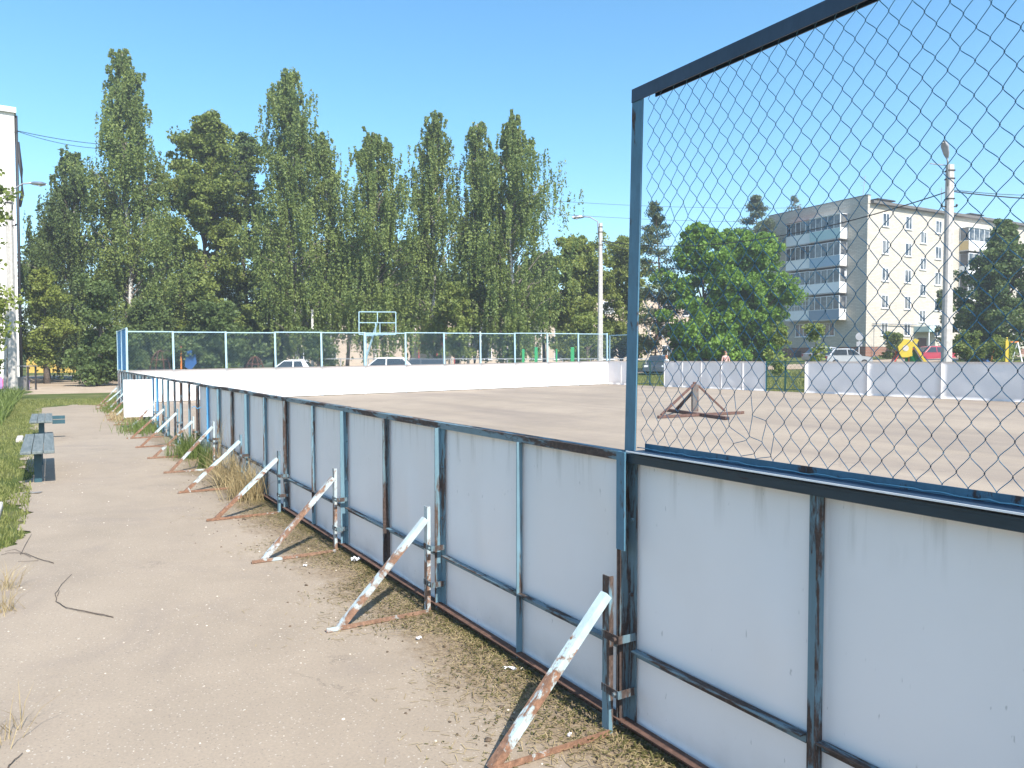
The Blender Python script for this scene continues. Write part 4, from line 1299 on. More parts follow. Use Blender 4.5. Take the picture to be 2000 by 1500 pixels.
# ---------------------------------------------------------------- people seen over the boards
def person(label, base, h, az, shirt, hair, arm=0.0, child=False):
    o = thing('person', label, 'person', base, az)
    k = h / 1.7
    joints = {'hip': (0, 0, 0.92), 'waist': (0, 0, 1.08), 'chest': (0, 0.01, 1.28), 'neck': (0, 0, 1.44), 'nk2': (0, -0.01, 1.50), 'head': (0, -0.02, 1.585), 'crown': (0, -0.01, 1.665),
              'sl': (-0.17, 0.01, 1.40), 'el': (-0.235, 0.03, 1.13), 'wl': (-0.23, -0.06, 0.90), 'hl': (-0.225, -0.09, 0.82),
              'sr': (0.17, 0.01, 1.40), 'er': (0.25, 0.02 , 1.14), 'wr': (0.25, -0.10, 0.93), 'hr': (0.245, -0.14, 0.86),
              'tl': (-0.09, 0, 0.86), 'kl': (-0.10, -0.04, 0.49), 'al': (-0.10, 0.01, 0.08), 'fl': (-0.11, -0.13, 0.035),
              'tr': (0.09, 0, 0.86), 'kr': (0.11, -0.06, 0.49), 'ar': (0.11, 0.03, 0.08), 'fr': (0.12, -0.11, 0.035)}
    rad = {'hip': .145, 'waist': .12, 'chest': .145, 'neck': .07, 'nk2': .052, 'head': .088, 'crown': .06, 'sl': .062, 'el': .042, 'wl': .03, 'hl': .032, 'sr': .062, 'er': .042, 'wr': .03, 'hr': .032,
           'tl': .09, 'kl': .06, 'al': .042, 'fl': .036, 'tr': .09, 'kr': .06, 'ar': .042, 'fr': .036}
    names = list(joints); idx = {n_: i for i, n_ in enumerate(names)}
    ed = [('hip','waist'),('waist','chest'),('chest','neck'),('neck','nk2'),('nk2','head'),('head','crown'),('chest','sl'),('sl','el'),('el','wl'),('wl','hl'),('chest','sr'),('sr','er'),('er','wr'),('wr','hr'),
          ('hip','tl'),('tl','kl'),('kl','al'),('al','fl'),('hip','tr'),('tr','kr'),('kr','ar'),('ar','fr')]
    me = bpy.data.meshes.new('body')
    me.from_pydata([Vector(joints[n_]) * k for n_ in names], [(idx[a], idx[b]) for a, b in ed], [])
    t = NT('body_' + shirt[0])
    z = t.xyz()[2]
    c = t.mix(t.math('GREATER_THAN', z, 0.90 * k), shirt[2], shirt[1])
    c = t.mix(t.math('GREATER_THAN', z, 1.435 * k), c, (0.55, 0.32, 0.23))
    m = t.bsdf(c, 0.8)
    b = link('body', me, m, o)
    sk = b.modifiers.new('skin', 'SKIN'); sk.use_smooth_shade = True
    for i, n_ in enumerate(names):
        me.skin_vertices[0].data[i].radius = (rad[n_] * k, rad[n_] * k * (0.72 if n_ in ('hip', 'waist', 'chest') else 1))
    me.skin_vertices[0].data[0].use_root = True
    ss_ = b.modifiers.new('sub', 'SUBSURF'); ss_.levels = 1; ss_.render_levels = 1
    hm = MB().blob((0, 0.015 * k, 1.625 * k), 0.098 * k, 12, 8, 0, 1.0)
    if child: hm.blob((0, 0.08 * k, 1.50 * k), 0.05 * k, 8, 6, 0, 1.9)
    part('hair', hm, plain('hair_' + shirt[0], hair, 0.8), o, smooth=True)
    f = MB().blob((0, -0.118 * k, 1.575 * k), 0.014 * k, 6, 4, 0, 1.5)
    part('nose', f, plain('skin_' + shirt[0], (0.55, 0.32, 0.23), 0.7), o, smooth=True)
    return o
pp = at(1417, 43)
person('bare shouldered person in a pink top standing behind the boards under the maple', pp, zof(686, 43) - pp.z, radians(15), ('pink', (0.62, 0.36, 0.32), (0.12, 0.13, 0.2)), (0.20, 0.09, 0.05))
pp = at(1301, 45)
person('red haired person in a white shirt beside the dark car', pp, zof(694, 45) - pp.z, radians(-60), ('white', (0.75, 0.75, 0.78), (0.2, 0.25, 0.4)), (0.32, 0.12, 0.05), child=True)
# ---------------------------------------------------------------- playground pieces
M['yel'] = plain('yellow_play_paint', (0.50, 0.36, 0.03), 0.45, var=0.05)
M['red'] = plain('red_play_paint', (0.55, 0.06, 0.04), 0.45, var=0.08)
M['org'] = plain('orange_play_paint', (0.70, 0.22, 0.04), 0.45, var=0.08)
M['grn'] = plain('green_play_paint', (0.03, 0.30, 0.10), 0.45, var=0.08)
M['blu'] = plain('blue_play_paint', (0.03, 0.10, 0.28), 0.45, var=0.08)  # blue darkened in the colour for the board standing in tree shade
sp = at(1772, 50)
sld = thing('playground_slide', 'yellow, red and green playground slide with a flower shaped side board', 'slide', sp)
def zz_(y, D=50): return zof(y, D) - sp.z
def xx_(px, D=50): return (px - 1772) / F * D
pl_ = [(xx_(x), zz_(y)) for x, y in ((1756, 690), (1753, 677), (1760, 669), (1765, 662), (1775, 663), (1780, 668), (1786, 661), (1794, 664), (1789, 673), (1782, 678), (1781, 688), (1782, 695), (1772, 698), (1761, 698))]
part('side_board', MB().prism(pl_, 0.0, 0.05), M['yel'], sld, bevel=0.01)
c0 = (xx_(1768), zz_(680))
part('centre_disc', MB().tube([(c0[0], -0.002, c0[1]), (c0[0], -0.02, c0[1])], 0.2, 16), plain('grey_disc', (0.5, 0.45, 0.42), 0.5), sld)
ramp_ = MB().beam((xx_(1783), 0.3, zz_(676)), (xx_(1812), 0.3, zz_(722)), 0.5, 0.05, up=(0, 0, 1))
part('chute', ramp_, M['steel'], sld)
part('chute_rail', MB().beam((xx_(1786), 0.02, zz_(674)), (xx_(1817), 0.02, zz_(722)), 0.05, 0.16).beam((xx_(1786), 0.58, zz_(674)), (xx_(1817), 0.58, zz_(722)), 0.05, 0.16), M['yel'], sld)
part('ladder', MB().beam((xx_(1760), 0.1, zz_(686)), (xx_(1745), 0.1, zz_(712)), 0.06, 0.06).beam((xx_(1760), 0.5, zz_(686)), (xx_(1745), 0.5, zz_(712)), 0.06, 0.06), M['red'], sld)
part('under_panel', MB().prism([(xx_(1778), zz_(690)), (xx_(1800), zz_(690)), (xx_(1805), zz_(712)), (xx_(1778), zz_(712))], 0.7, 0.74), M['grn'], sld)
part('platform', MB().box(xx_(1756), xx_(1786), 0.06, 0.56, zz_(681) - .05, zz_(681)), M['red'], sld)
for px in (1758, 1784): part('post', MB().box(xx_(px) - .04, xx_(px) + .04, 0.57, 0.65, -0.1, zz_(684)), M['org'], sld)
yp = at(1966, 40)
o = thing('play_post', 'bright yellow shaped playground post right of the lamp pole', 'playground post', yp)
z1, z0 = zof(661, 40) - yp.z, -0.05
part('post', MB().prism([(-.08, z0), (.09, z0), (.09, z1 * .3), (.05, z1 * .36), (.09, z1 * .42), (.09, z1 * .9), (0.0, z1), (-.08, z1 * .93), (-.08, z1 * .42), (-.05, z1 * .36), (-.08, z1 * .3)], 0, 0.08), M['yel'], o, bevel=0.01)
part('cap', MB().blob((0, 0.04, z1 + 0.02), 0.05, 8, 6), M['yel'], o, smooth=True)
sg_ = at(1962, 52)
sw = thing('swing_frame', 'rusty orange swing frame behind the yellow post', 'swing', sg_)
def sx(px): return (px - 1962) / F * 52
zt = zof(668, 52) - sg_.z
part('top_beam', MB().beam((sx(1940), 0, zt), (sx(1988), 0, zt), 0.07, 0.07), M['org'], sw)
for px in (1944, 1986):
    part('leg', MB().beam((sx(px), -0.7, -0.1), (sx(px), -0.03, zt - 0.04), 0.06, 0.06).beam((sx(px), 0.7, -0.1), (sx(px), 0.03, zt - 0.04), 0.06, 0.06), M['org'] if px < 1950 else M['white'], sw)
part('swing_seat', MB().box(sx(1960), sx(1970), -0.15, 0.15, 0.5, 0.54).tube([(sx(1961), 0, .54), (sx(1961), 0, zt - .04)], 0.01, 4).tube([(sx(1969), 0, .54), (sx(1969), 0, zt - .04)], 0.01, 4), M['dark'], sw)
kb = at(1935, 60)
kk = thing('playhouse', 'little blue playhouse wall under a pink roof among the shrubs', 'playhouse', kb)
part('wall', MB().box(-0.35, 0.35, 0, 0.8, -0.2, 1.5), M['blu'], kk)
part('roof', MB().prism([(-0.6, 1.501), (0.6, 1.501), (0, 2.1)], -0.2, 1.0), M['red'], kk)
part('post', MB().box(0.45, 0.55, -0.1, 0.0, -0.2, 2.9), M['org'], kk)
# play things behind the left mesh
M['hoop'] = rusty('worn_shaded_orange_paint', (0.16, 0.06, 0.035), amount=0.4)  # worn orange, darkened in the colour to imitate shade under the trees
def carousel(px, y0, y1, D, mat, label, r=0.8):
    b = at(px, D); z1 = zof(y0, D) - b.z
    o = thing('climbing_frame', label, 'climbing frame', b)
    for k in range(4):
        a = pi * k / 4
        pts = [(r * cos(t_) * cos(a), r * cos(t_) * sin(a), max(0.0, z1 * sin(t_))) for t_ in [pi * j / 10 for j in range(11)]]
        part('hoop', MB().tube(pts, 0.022, 5), mat, o, smooth=True)
    for zf in (0.35, 0.7):
        rr = r * sqrt(max(0, 1 - zf * zf))
        part('ring', MB().tube([(rr * cos(2*pi*j/16), rr * sin(2*pi*j/16), z1 * zf) for j in range(17)], 0.03, 5, caps=False), mat, o, smooth=True)
    return o
carousel(313, 684, 705, 52, M['hoop'], 'orange hoop climbing frame behind the left part of the far mesh', 0.75)
carousel(498, 696, 720, 50, M['hoop'], 'low darkened orange hoop frame behind the far mesh, left of the white saloon', 0.7)
bp = at(362, 52)
o = thing('activity_board', 'blue playground board on an orange post behind the far mesh', 'playground panel', bp)
zt = zof(680, 52) - bp.z
part('board', MB().prism([(-0.05, zt * .45), (0.35, zt * .35), (0.75, zt * .55), (0.7, zt * .8), (0.5, zt * .95), (0.0, zt * .9)], 0.05, 0.1), M['blu'], o)
part('post', MB().box(-0.33, -0.25, 0, 0.08, -0.1, zt), M['org'], o)
part('post_cap', MB().blob((-0.29, 0.04, zt + 0.04), 0.08, 8, 5), M['red'], o, smooth=True)
gp_ = at(1020, 50)
for k, (px, wd) in enumerate(((1022, 5), (1047, 6), (1087, 3), (1118, 7))):
    b = at(px, 50); zt = zof(682 - (k % 2) * 4, 50) - b.z
    o = thing('play_post', ('slim', 'wide', 'thin', 'broadest')[k] + ' green playground post behind the far mesh, ' + ('leftmost of four', 'second of four from the left', 'third of four from the left', 'rightmost of four'), 'playground post', b, 0, 'green posts behind the far mesh') if False else None
    w_ = wd / F * 50 / 2
    o = part('play_post', MB().box(-w_, w_, 0, 0.12, -0.1, zt), M['grn'], None, bevel=0.01)
    o.location = b
    tag(o, ('leftmost green playground post behind the far mesh', 'wide green playground post, second from the left behind the far mesh', 'thin green playground post between two wide ones behind the far mesh', 'broad green playground post nearest the far corner pole')[k], 'playground post', 'green posts behind the far mesh')
# low railing in front of the cream building
rl = at(610, 54)
o = thing('low_railing', 'low grey railing behind the parked white cars', 'railing', rl)
zt = zof(700, 54) - rl.z
part('top_bar', MB().box(0, 24, 0, 0.05, zt - 0.06, zt), M['lampgrey'], o)
for k in range(13): part('post', MB().box(k * 1.98, k * 1.98 + 0.06, 0.0505, 0.1, -0.2, zt), M['lampgrey'], o)
# road sign at the corner of the block
sb = at(1677, 66)
o = thing('road_sign', 'round road sign seen from behind at the corner of the apartment block', 'road sign', sb)
zt = zof(655, 66) - sb.z
part('pole', MB().tube([(0, 0, -0.2), (0, 0, zt)], 0.035, 8), M['white'], o)
part('sign_plate', MB().tube([(0, -0.04, zt - 0.1), (0, -0.06, zt - 0.1)], 0.34, 20), M['lampgrey'], o)
part('lower_plate', MB().box(-0.25, 0.25, -0.06, -0.04, zt - 0.95, zt - 0.55), M['lampgrey'], o)
# ---------------------------------------------------------------- trees
def leaves_at(C, size, aspect, drop, r_):
    """leaf quads around centres C; drop = share of leaves hanging down"""
    n = len(C)
    d = r_.normal(0, 1, (n, 3)); d[:, 2] -= drop * 1.6
    d /= np.linalg.norm(d, axis=1)[:, None]
    e = r_.normal(0, 1, (n, 3)); e -= d * (e * d).sum(1)[:, None]
    e /= np.linalg.norm(e, axis=1)[:, None] + 1e-9
    s = size * r_.uniform(0.6, 1.3, n)[:, None]
    d = d * s * 0.5; e = e * s * 0.5 * aspect
    V = np.empty((n * 4, 3))
    V[0::4] = C - d; V[1::4] = C + e; V[2::4] = C + d; V[3::4] = C - e
    return V
def tree(label, px, D, prof, kind, n_leaf, seed, group='trees around the rink', cat='tree', size=0.26, trunk_r=0.2, leafm=None, barkm=None, dy=0.0, squeeze=0.85, base=None, name=None):
    """prof: list of (photo y, half width in photo px) from the top down; sizes become metres at depth D"""
    r_ = np.random.default_rng(seed); rp = random.Random(seed)
    b = at(px, D) if base is None else base
    o = thing(name or (kind + '_tree'), label, cat, b, 0, group)
    wk = {'birch': 1.34, 'broadleaf': 1.30}.get(kind, 1.5) if D > 50 else 1.0
    prof = [(y, w_ * (wk if y > prof[0][0] + 60 else 1.0)) for y, w_ in prof]
    Z = np.array([zof(y, D) - b.z for y, w_ in prof]); R = np.array([w_ / F * D for y, w_ in prof])
    ztop, zbot = Z[0], Z[-1]; Zr, Rr = Z[::-1], R[::-1]
    Rf = lambda z: np.interp(z, Zr, Rr)
    H = ztop
    lean = rp.uniform(-0.02, 0.02)
    def axis(z): return np.array([lean * z + 0.15 * sin(z * 0.5 + seed), 0.12 * sin(z * 0.4 + 2 * seed), z])
    mb = MB()
    zs = [H * k / 12 for k in range(13)]
    mb.tube([(*axis(z)[:2], z - (0.3 if z == 0 else 0)) for z in zs], [max(0.02, trunk_r * (1 - 0.93 * k / 12) * (1.25 if k == 0 else 1)) for k in range(13)], 7)
    tm = mb; mb = MB()
    C = []
    ph = r_.uniform(0, 6.28, 4)
    if kind == 'birch':
        n_leaf = int(n_leaf * 2.7)
        nb = int(30 + (ztop - zbot) * 8)
        per = n_leaf // nb
        for i in range(nb):
            u = (i + r_.random()) / nb
            zt = zbot + (ztop - zbot) * (u ** 0.9)
            R0 = Rf(zt)
            az = r_.uniform(0, 2*pi)
            md = 1 + 0.26 * sin(2 * az + zt * 0.9 + ph[0]) + 0.20 * sin(3 * az - zt * 1.7 + ph[1]) + 0.16 * sin(zt * 2.6 + ph[2] + az)
            md = min(md, 1.22) if u < 0.8 else 1.0
            L = max(0.3, R0 * (0.2 + 0.95 * r_.random() ** 0.6) * md)
            # branch rises from the trunk then arches over
            z0 = max(zt - L * r_.uniform(0.5, 1.0), zbot * 0.7)
            a0 = axis(z0); end = np.array([a0[0] + cos(az) * L, a0[1] + sin(az) * L * squeeze, zt + r_.normal(0, 0.15)])
            mid = (a0 + end) / 2 + np.array([0, 0, 0.22 * L])
            if L > 0.6:
                mb.tube([a0, mid * 0.8 + a0 * 0.2, a0 * 0.06 + mid * 0.38 + end * 0.56], [0.03 + 0.010 * L, 0.02 + 0.004 * L, 0.006], 4, caps=False)
            ns = max(3, int(3 + L * 3.5))
            for s_ in range(ns):
                v = r_.uniform(0.3, 1.05)
                q = (1 - v)**2 * a0 + 2 * v * (1 - v) * mid + v * v * end
                q = q + r_.normal(0, 0.20, 3)
                hang = r_.uniform(0.3, 1.0) * min(2.8, 0.5 + R0 * 0.85)
                m_ = max(4, per // ns)
                tt_ = r_.random(m_)
                sway = r_.normal(0, 0.10, 2)
                c = q + np.stack([sway[0] * tt_ + r_.normal(0, 0.055, m_), sway[1] * tt_ + r_.normal(0, 0.055, m_), -hang * tt_ + 0.15], 1)
                C.append(c)
        drop = 0.8; asp = 0.62
    elif kind == 'pine':
        nb = int((ztop - zbot) * 6); per = n_leaf // nb
        for i in range(nb):
            u = r_.random(); zt = zbot + (ztop - zbot) * u
            R0 = Rf(zt) * r_.uniform(0.7, 1.1); az = r_.uniform(0, 2*pi)
            a0 = axis(zt); end = a0 + np.array([cos(az) * R0, sin(az) * R0, R0 * 0.15])
            mb.tube([a0, end], [0.05, 0.01], 4, caps=False)
            v = r_.uniform(0.3, 1.0, per)[:, None]
            C.append(a0 + (end - a0) * v + r_.normal(0, 0.14 + 0.08 * R0, (per, 3)) * np.array([1, 1, 0.6]))
        drop = -0.3; asp = 0.3
    else:
        nb = int(14 + (ztop - zbot) * Rr.max() * 1.6); nb = int(min(nb, 170)); n_leaf = int(n_leaf * 2.6); per = n_leaf // nb
        for i in range(nb):
            zt = r_.uniform(zbot, ztop) if i > 8 else ztop * r_.uniform(0.93, 1.0); R0 = Rf(zt); az = r_.uniform(0, 2*pi)
            L = R0 * (r_.uniform(0.1, 1) ** 0.55) * 0.98 * (1 + 0.2 * sin(2 * az + zt + ph[0]) + 0.15 * sin(3 * az - 1.6 * zt + ph[1]))
            z0 = max(zbot * 0.8, zt - L * r_.uniform(0.6, 1.1)); a0 = axis(z0)
            end = np.array([a0[0] + cos(az) * L, a0[1] + sin(az) * L * squeeze, zt])
            mid = (a0 + end) / 2 + np.array([0, 0, 0.12 * L])
            mb.tube([a0, mid, end], [0.03 + 0.02 * L, 0.02 + 0.01 * L, 0.01], 4, caps=False)
            nsub = 6
            for k in range(nsub):
                v = 0.35 + 0.7 * (k + r_.random()) / nsub
                q = (1 - v)**2 * a0 + 2 * v * (1 - v) * mid + v * v * end
                rad = r_.uniform(0.28, 0.62) * (0.45 + 0.26 * min(R0 + 0.4, 3.2))
                q = q + r_.normal(0, 0.35 * rad + 0.08, 3)
                m_ = max(5, per // nsub)
                c = r_.normal(0, 1, (m_, 3)); c /= np.linalg.norm(c, axis=1)[:, None]
                c *= (r_.random(m_)[:, None] ** 0.5) * rad * r_.uniform(0.8, 1.25)
                c[:, 2] *= r_.uniform(0.45, 1.0)
                C.append(c + q)
        drop = 0.25; asp = 0.75
    C = np.concatenate(C)
    size *= 0.72 if kind == 'birch' else 0.85
    C = C[C[:, 2] > 0.12]
    V = leaves_at(C, size, asp, drop, r_)
    if mb.v: part('limbs', mb, M['twig_bark'] if kind == 'birch' else (barkm or M['bark']), o, smooth=True)
    part('trunk', tm, barkm or (M['birch_bark'] if kind == 'birch' else M['bark']), o, smooth=True)
    qmesh('crown', V, 4, leafm or {'birch': M['birch_leaf'], 'pine': M['pine_leaf']}.get(kind, M['lime_leaf']), o)
    return o

# the big row beyond the far boards, left to right
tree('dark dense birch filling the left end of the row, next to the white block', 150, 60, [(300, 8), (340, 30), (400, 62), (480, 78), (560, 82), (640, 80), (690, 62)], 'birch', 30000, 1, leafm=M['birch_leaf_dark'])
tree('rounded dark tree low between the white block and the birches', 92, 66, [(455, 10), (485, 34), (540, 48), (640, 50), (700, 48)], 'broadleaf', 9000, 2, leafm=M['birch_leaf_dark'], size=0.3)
tree('yellow green bushy tree above the yellow shed', 92, 52, [(535, 8), (570, 30), (620, 42), (670, 40), (698, 30)], 'broadleaf', 8000, 3, leafm=M['yellow_leaf'], size=0.22)
tree('dark thicket tree shading the track at the end of the rink', 195, 47, [(560, 30), (620, 60), (680, 66), (738, 55)], 'broadleaf', 12000, 31, leafm=M['birch_leaf_dark'], size=0.24)
tree('tallest birch with a bare white upper stem, left of the rink corner', 258, 57, [(104, 3), (125, 16), (175, 32), (200, 30), (250, 58), (330, 66), (430, 76), (560, 78), (650, 74), (690, 50)], 'birch', 36000, 4)
tree('broad dense lime with an uneven top, between the two tallest birches', 402, 60, [(220, 14), (245, 40), (280, 62), (340, 78), (480, 84), (580, 86), (670, 80), (700, 60)], 'broadleaf', 34000, 5, size=0.27)
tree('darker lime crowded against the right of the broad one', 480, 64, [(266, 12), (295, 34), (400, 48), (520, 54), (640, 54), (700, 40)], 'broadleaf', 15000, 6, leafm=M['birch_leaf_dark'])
tree('tall birch with a squarish ragged top in the middle of the row', 577, 58, [(138, 14), (160, 48), (195, 52), (240, 50), (330, 46), (420, 60), (520, 70), (600, 66), (655, 44)], 'birch', 30000, 7)
tree('slim birch spire leaning against the tall square topped birch', 642, 59, [(268, 8), (295, 21), (360, 24), (450, 36), (560, 42), (650, 30)], 'birch', 11000, 8)
tree('round headed birch behind the basketball stand', 735, 58, [(258, 8), (285, 34), (340, 46), (420, 62), (500, 74), (580, 72), (650, 50)], 'birch', 26000, 9)
tree('narrow pointed birch, right of the round headed one', 846, 59, [(224, 5), (250, 22), (310, 34), (400, 44), (500, 52), (600, 50), (660, 34)], 'birch', 19000, 10)
tree('slender birch at the left of the broad right hand pair', 930, 60, [(243, 6), (262, 24), (320, 38), (400, 46), (520, 52), (620, 48), (670, 30)], 'birch', 18000, 11)
tree('broad birch with drooping boughs at the right end of the tall row', 1000, 57, [(230, 8), (265, 28), (315, 56), (390, 76), (470, 84), (560, 76), (630, 62), (680, 30)], 'birch', 32000, 12)
tree('low bushy tree in the gap under the narrow birch', 890, 56, [(560, 12), (600, 40), (650, 44), (690, 30)], 'broadleaf', 6000, 13, size=0.22)
tree('yellowish tree left of the far corner pole', 1128, 66, [(466, 22), (490, 46), (560, 60), (640, 58), (695, 44)], 'broadleaf', 20000, 14, leafm=M['yellow_leaf'], size=0.26)
tree('yellowish tree right of the far corner pole', 1212, 68, [(474, 22), (500, 46), (580, 58), (660, 52), (695, 36)], 'broadleaf', 18000, 15, leafm=M['yellow_leaf'], size=0.26)
tree('short shrub tree between the pole and the blue post', 1150, 58, [(620, 14), (650, 44), (700, 46)], 'broadleaf', 5000, 16, size=0.2)
tree('pine with an orange trunk just right of the blue post', 1283, 60, [(392, 4), (430, 16), (480, 28), (560, 38), (640, 40), (690, 30)], 'pine', 14000, 17, trunk_r=0.16, barkm=M['pine_bark'], size=0.3)
tree('bright green maple left half, in front of the apartment block', 1372, 58, [(450, 16), (475, 48), (530, 66), (620, 70), (700, 60)], 'broadleaf', 24000, 18, leafm=M['maple_leaf'], size=0.30, name='maple_tree')
tree('bright green maple reaching over the end balconies', 1470, 60, [(462, 20), (482, 56), (520, 80), (560, 70), (600, 50), (640, 40), (698, 36)], 'broadleaf', 26000, 19, leafm=M['maple_leaf'], size=0.30, name='maple_tree')
tree('bright green maple between the two larger maples', 1425, 63, [(458, 14), (490, 46), (560, 60), (640, 60), (700, 46)], 'broadleaf', 16000, 36, leafm=M['maple_leaf'], size=0.30, name='maple_tree')
tree('dark conifer standing up behind the maples', 1470, 88, [(384, 4), (410, 18), (450, 26), (520, 34)], 'pine', 9000, 20, size=0.42, barkm=M['bark'])
tree('dark shadowy tree under the maples', 1435, 66, [(560, 30), (620, 80), (695, 84)], 'broadleaf', 12000, 32, leafm=M['birch_leaf_dark'], size=0.3)
tree('small distant conifer peeping over the apartment roof', 1551, 130, [(384, 3), (400, 12), (420, 16), (520, 20)], 'pine', 3000, 21, size=0.5, barkm=M['bark'])
tree('dark birch at the right edge covering the lower balconies', 1945, 56, [(442, 5), (470, 30), (510, 56), (560, 76), (640, 80), (690, 66)], 'broadleaf', 26000, 22, leafm=M['birch_leaf_dark'], size=0.25)
tree('second dark birch cut by the right edge of the photo', 2035, 60, [(455, 8), (500, 40), (580, 56), (680, 54)], 'broadleaf', 12000, 23, leafm=M['birch_leaf_dark'], size=0.28)
tree('thin dark climber growing up beside the right lamp pole', 1838, 76, [(570, 3), (590, 8), (660, 11), (700, 10)], 'broadleaf', 2200, 24, leafm=M['pine_leaf'], size=0.25, cat='shrub', name='shrub', trunk_r=0.06)
tree('yellow green sapling left of the gate, tied by the end wall', 1517, 44, [(648, 2), (668, 12), (700, 20), (722, 10)], 'broadleaf', 900, 25, leafm=M['yellow_leaf'], size=0.2, name='sapling', cat='sapling', trunk_r=0.04)
tree('taller yellow green sapling beneath the ground floor window', 1588, 45, [(640, 2), (660, 12), (690, 14), (712, 8)], 'broadleaf', 800, 26, leafm=M['yellow_leaf'], size=0.2, name='sapling', cat='sapling', trunk_r=0.04)
tree('round green bush left of the slide', 1742, 72, [(654, 10), (668, 26), (690, 30), (706, 22)], 'broadleaf', 3200, 27, size=0.22, name='shrub', cat='shrub', trunk_r=0.05)
tree('bushy shrub right of the right lamp pole', 1885, 48, [(664, 8), (680, 26), (705, 34), (722, 30)], 'broadleaf', 3500, 28, size=0.18, name='shrub', cat='shrub', trunk_r=0.05)
tree('pale green shrub in front of the little blue playhouse', 1958, 46, [(672, 6), (690, 22), (722, 26)], 'broadleaf', 2200, 29, leafm=M['yellow_leaf'], size=0.16, name='shrub', cat='shrub', trunk_r=0.05)
tree('leafy tree hanging over the left lamp pole at the left edge', -38, 30, [(335, 20), (370, 60), (450, 78), (540, 72), (620, 86), (690, 84), (722, 60)], 'broadleaf', 3600, 30, leafm=M['yellow_leaf'], size=0.19, trunk_r=0.12)
tree('low dark bush beside the rink floor end, behind the cars', 620, 54, [(655, 20), (680, 44), (712, 50)], 'broadleaf', 3500, 33, leafm=M['birch_leaf_dark'], size=0.2, name='shrub', cat='shrub')
tree('dark low bush behind the left part of the far mesh', 420, 54, [(600, 40), (650, 84), (712, 90)], 'broadleaf', 12000, 34, leafm=M['birch_leaf_dark'], size=0.26, name='shrub', cat='shrub')
tree('dark low bush right behind the left rink corner', 290, 55, [(600, 40), (650, 74), (725, 80)], 'broadleaf', 12000, 35, leafm=M['birch_leaf_dark'], size=0.26, name='shrub', cat='shrub')

for k, (px, yt, lb) in enumerate(((330, 430, 'shadowy backing tree behind the tallest birch'), (540, 450, 'shadowy backing tree behind the gap left of the square topped birch'),
        (680, 470, 'shadowy backing tree left of the basketball stand'), (800, 480, 'shadowy backing tree between the round headed and the pointed birch'), (1060, 500, 'shadowy backing tree right of the drooping birch'))):
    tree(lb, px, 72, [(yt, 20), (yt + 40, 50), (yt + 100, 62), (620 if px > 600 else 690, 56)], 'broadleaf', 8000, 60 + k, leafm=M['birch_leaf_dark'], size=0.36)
# extra bare birch stems low in the row
def stem(label, px, D_, ytop, r=0.11, lean=0.0):
    D = D_ + 3.5; b = at(px, D); h = zof(max(ytop, 605), D) - b.z
    own = min([q for q in bpy.data.objects if q.name.startswith(('birch_tree', 'broadleaf_tree'))], key=lambda q: (q.location - b).length)
    o = part('second_trunk', MB().tube([(0, 0, -0.3), (lean * 0.4, 0, h * 0.5), (lean, 0, h)], [r * 1.3, r, r * 0.6], 7), M['birch_bark'], own, smooth=True)
    o.location = b - own.location
    return o
stem('white birch trunk left of the gap, behind the saloon', 611, 53, 520, 0.12)
stem('thin white birch trunk, second right of the saloon', 632, 53.5, 560, 0.09, 0.3)
stem('third white birch trunk, just left of the cream wall', 650, 54, 560, 0.09, -0.2)
stem('pale birch trunk in front of the red porch', 897, 55, 480, 0.12)
stem('leaning pale birch trunk right of the red porch', 912, 55, 520, 0.10, 0.5)
stem('forked trunk behind the white hatchback', 752, 56, 560, 0.10, -0.6)
# far woodland closing the view
n = 60000
th_ = rng.uniform(-1.1, 1.1, n); dd = rng.uniform(118, 150, n)
x = np.sin(th_) * dd * 1.25; y = np.cos(th_) * dd * 1.05
hh = (6 + 2.2 * np.sin(th_ * 31) + 1.6 * np.sin(th_ * 71 + 1)) * rng.random(n) ** 0.7
s__ = (x - P0.x) * NV.x + (y - P0.y) * NV.y
z = np.where(s__ < 0, 0, np.where(s__ < 75, s__ * 0.028, 2.1)) + hh
V = leaves_at(np.stack([x, y, z], 1), 0.9, 0.8, 0.0, rng)
tag(qmesh('woodland', V, 4, M['birch_leaf_dark']), 'distant dark woodland behind the buildings', 'woodland', kind='stuff')

# ---------------------------------------------------------------- plants and litter close by
def tuft(label, t_, s_, n_, h0, h1, rad, mat, wd=0.006, cat='grass tuft', name='grass_tuft', lean=0.9, group=None):
    b = P0 + DV * t_ + NV * s_
    pts = np.stack([rng.normal(0, rad, n_), rng.normal(0, min(rad * 0.6, 0.2), n_), np.zeros(n_)], 1)
    o = blades(name, pts, h0, h1, wd, M[mat], '', lean=lean)
    o.location = b; o.rotation_euler = (0, 0, RZ_D)
    return tag(o, label, cat, group)
G = 'weed tufts at the foot of the boards'
tuft('big sprawling clump of dry yellow grass against the boards beside the fourth brace', 6.75, -0.20, 480, 0.15, 0.52, 0.17, 'straw', lean=1.1, group=G)
tuft('dry straw clump hanging on the boards just behind the biggest dry one', 7.9, -0.14, 320, 0.15, 0.50, 0.17, 'straw', lean=1.0, group=G)
tuft('fresh green weed clump at the foot of the open bars', 11.2, -0.18, 420, 0.15, 0.50, 0.22, 'weed', 0.010, lean=0.9, group=G)
tuft('green weeds rising between the two blue latch posts', 9.7, -0.10, 320, 0.1, 0.45, 0.15, 'weed', 0.010, lean=0.8, group=G)
tuft('mixed weeds under the open white gate leaf', 16.6, -0.45, 500, 0.1, 0.38, 0.5, 'weed', 0.010, group=G)
tuft('long patch of yellowing grass beyond the white gate leaf', 20.5, -0.4, 700, 0.08, 0.3, 0.6, 'straw', 0.012, group=G)
tuft('yellow green weeds at the far braces by the corner', 24.5, -0.4, 700, 0.08, 0.3, 0.6, 'weed', 0.012, group=G)
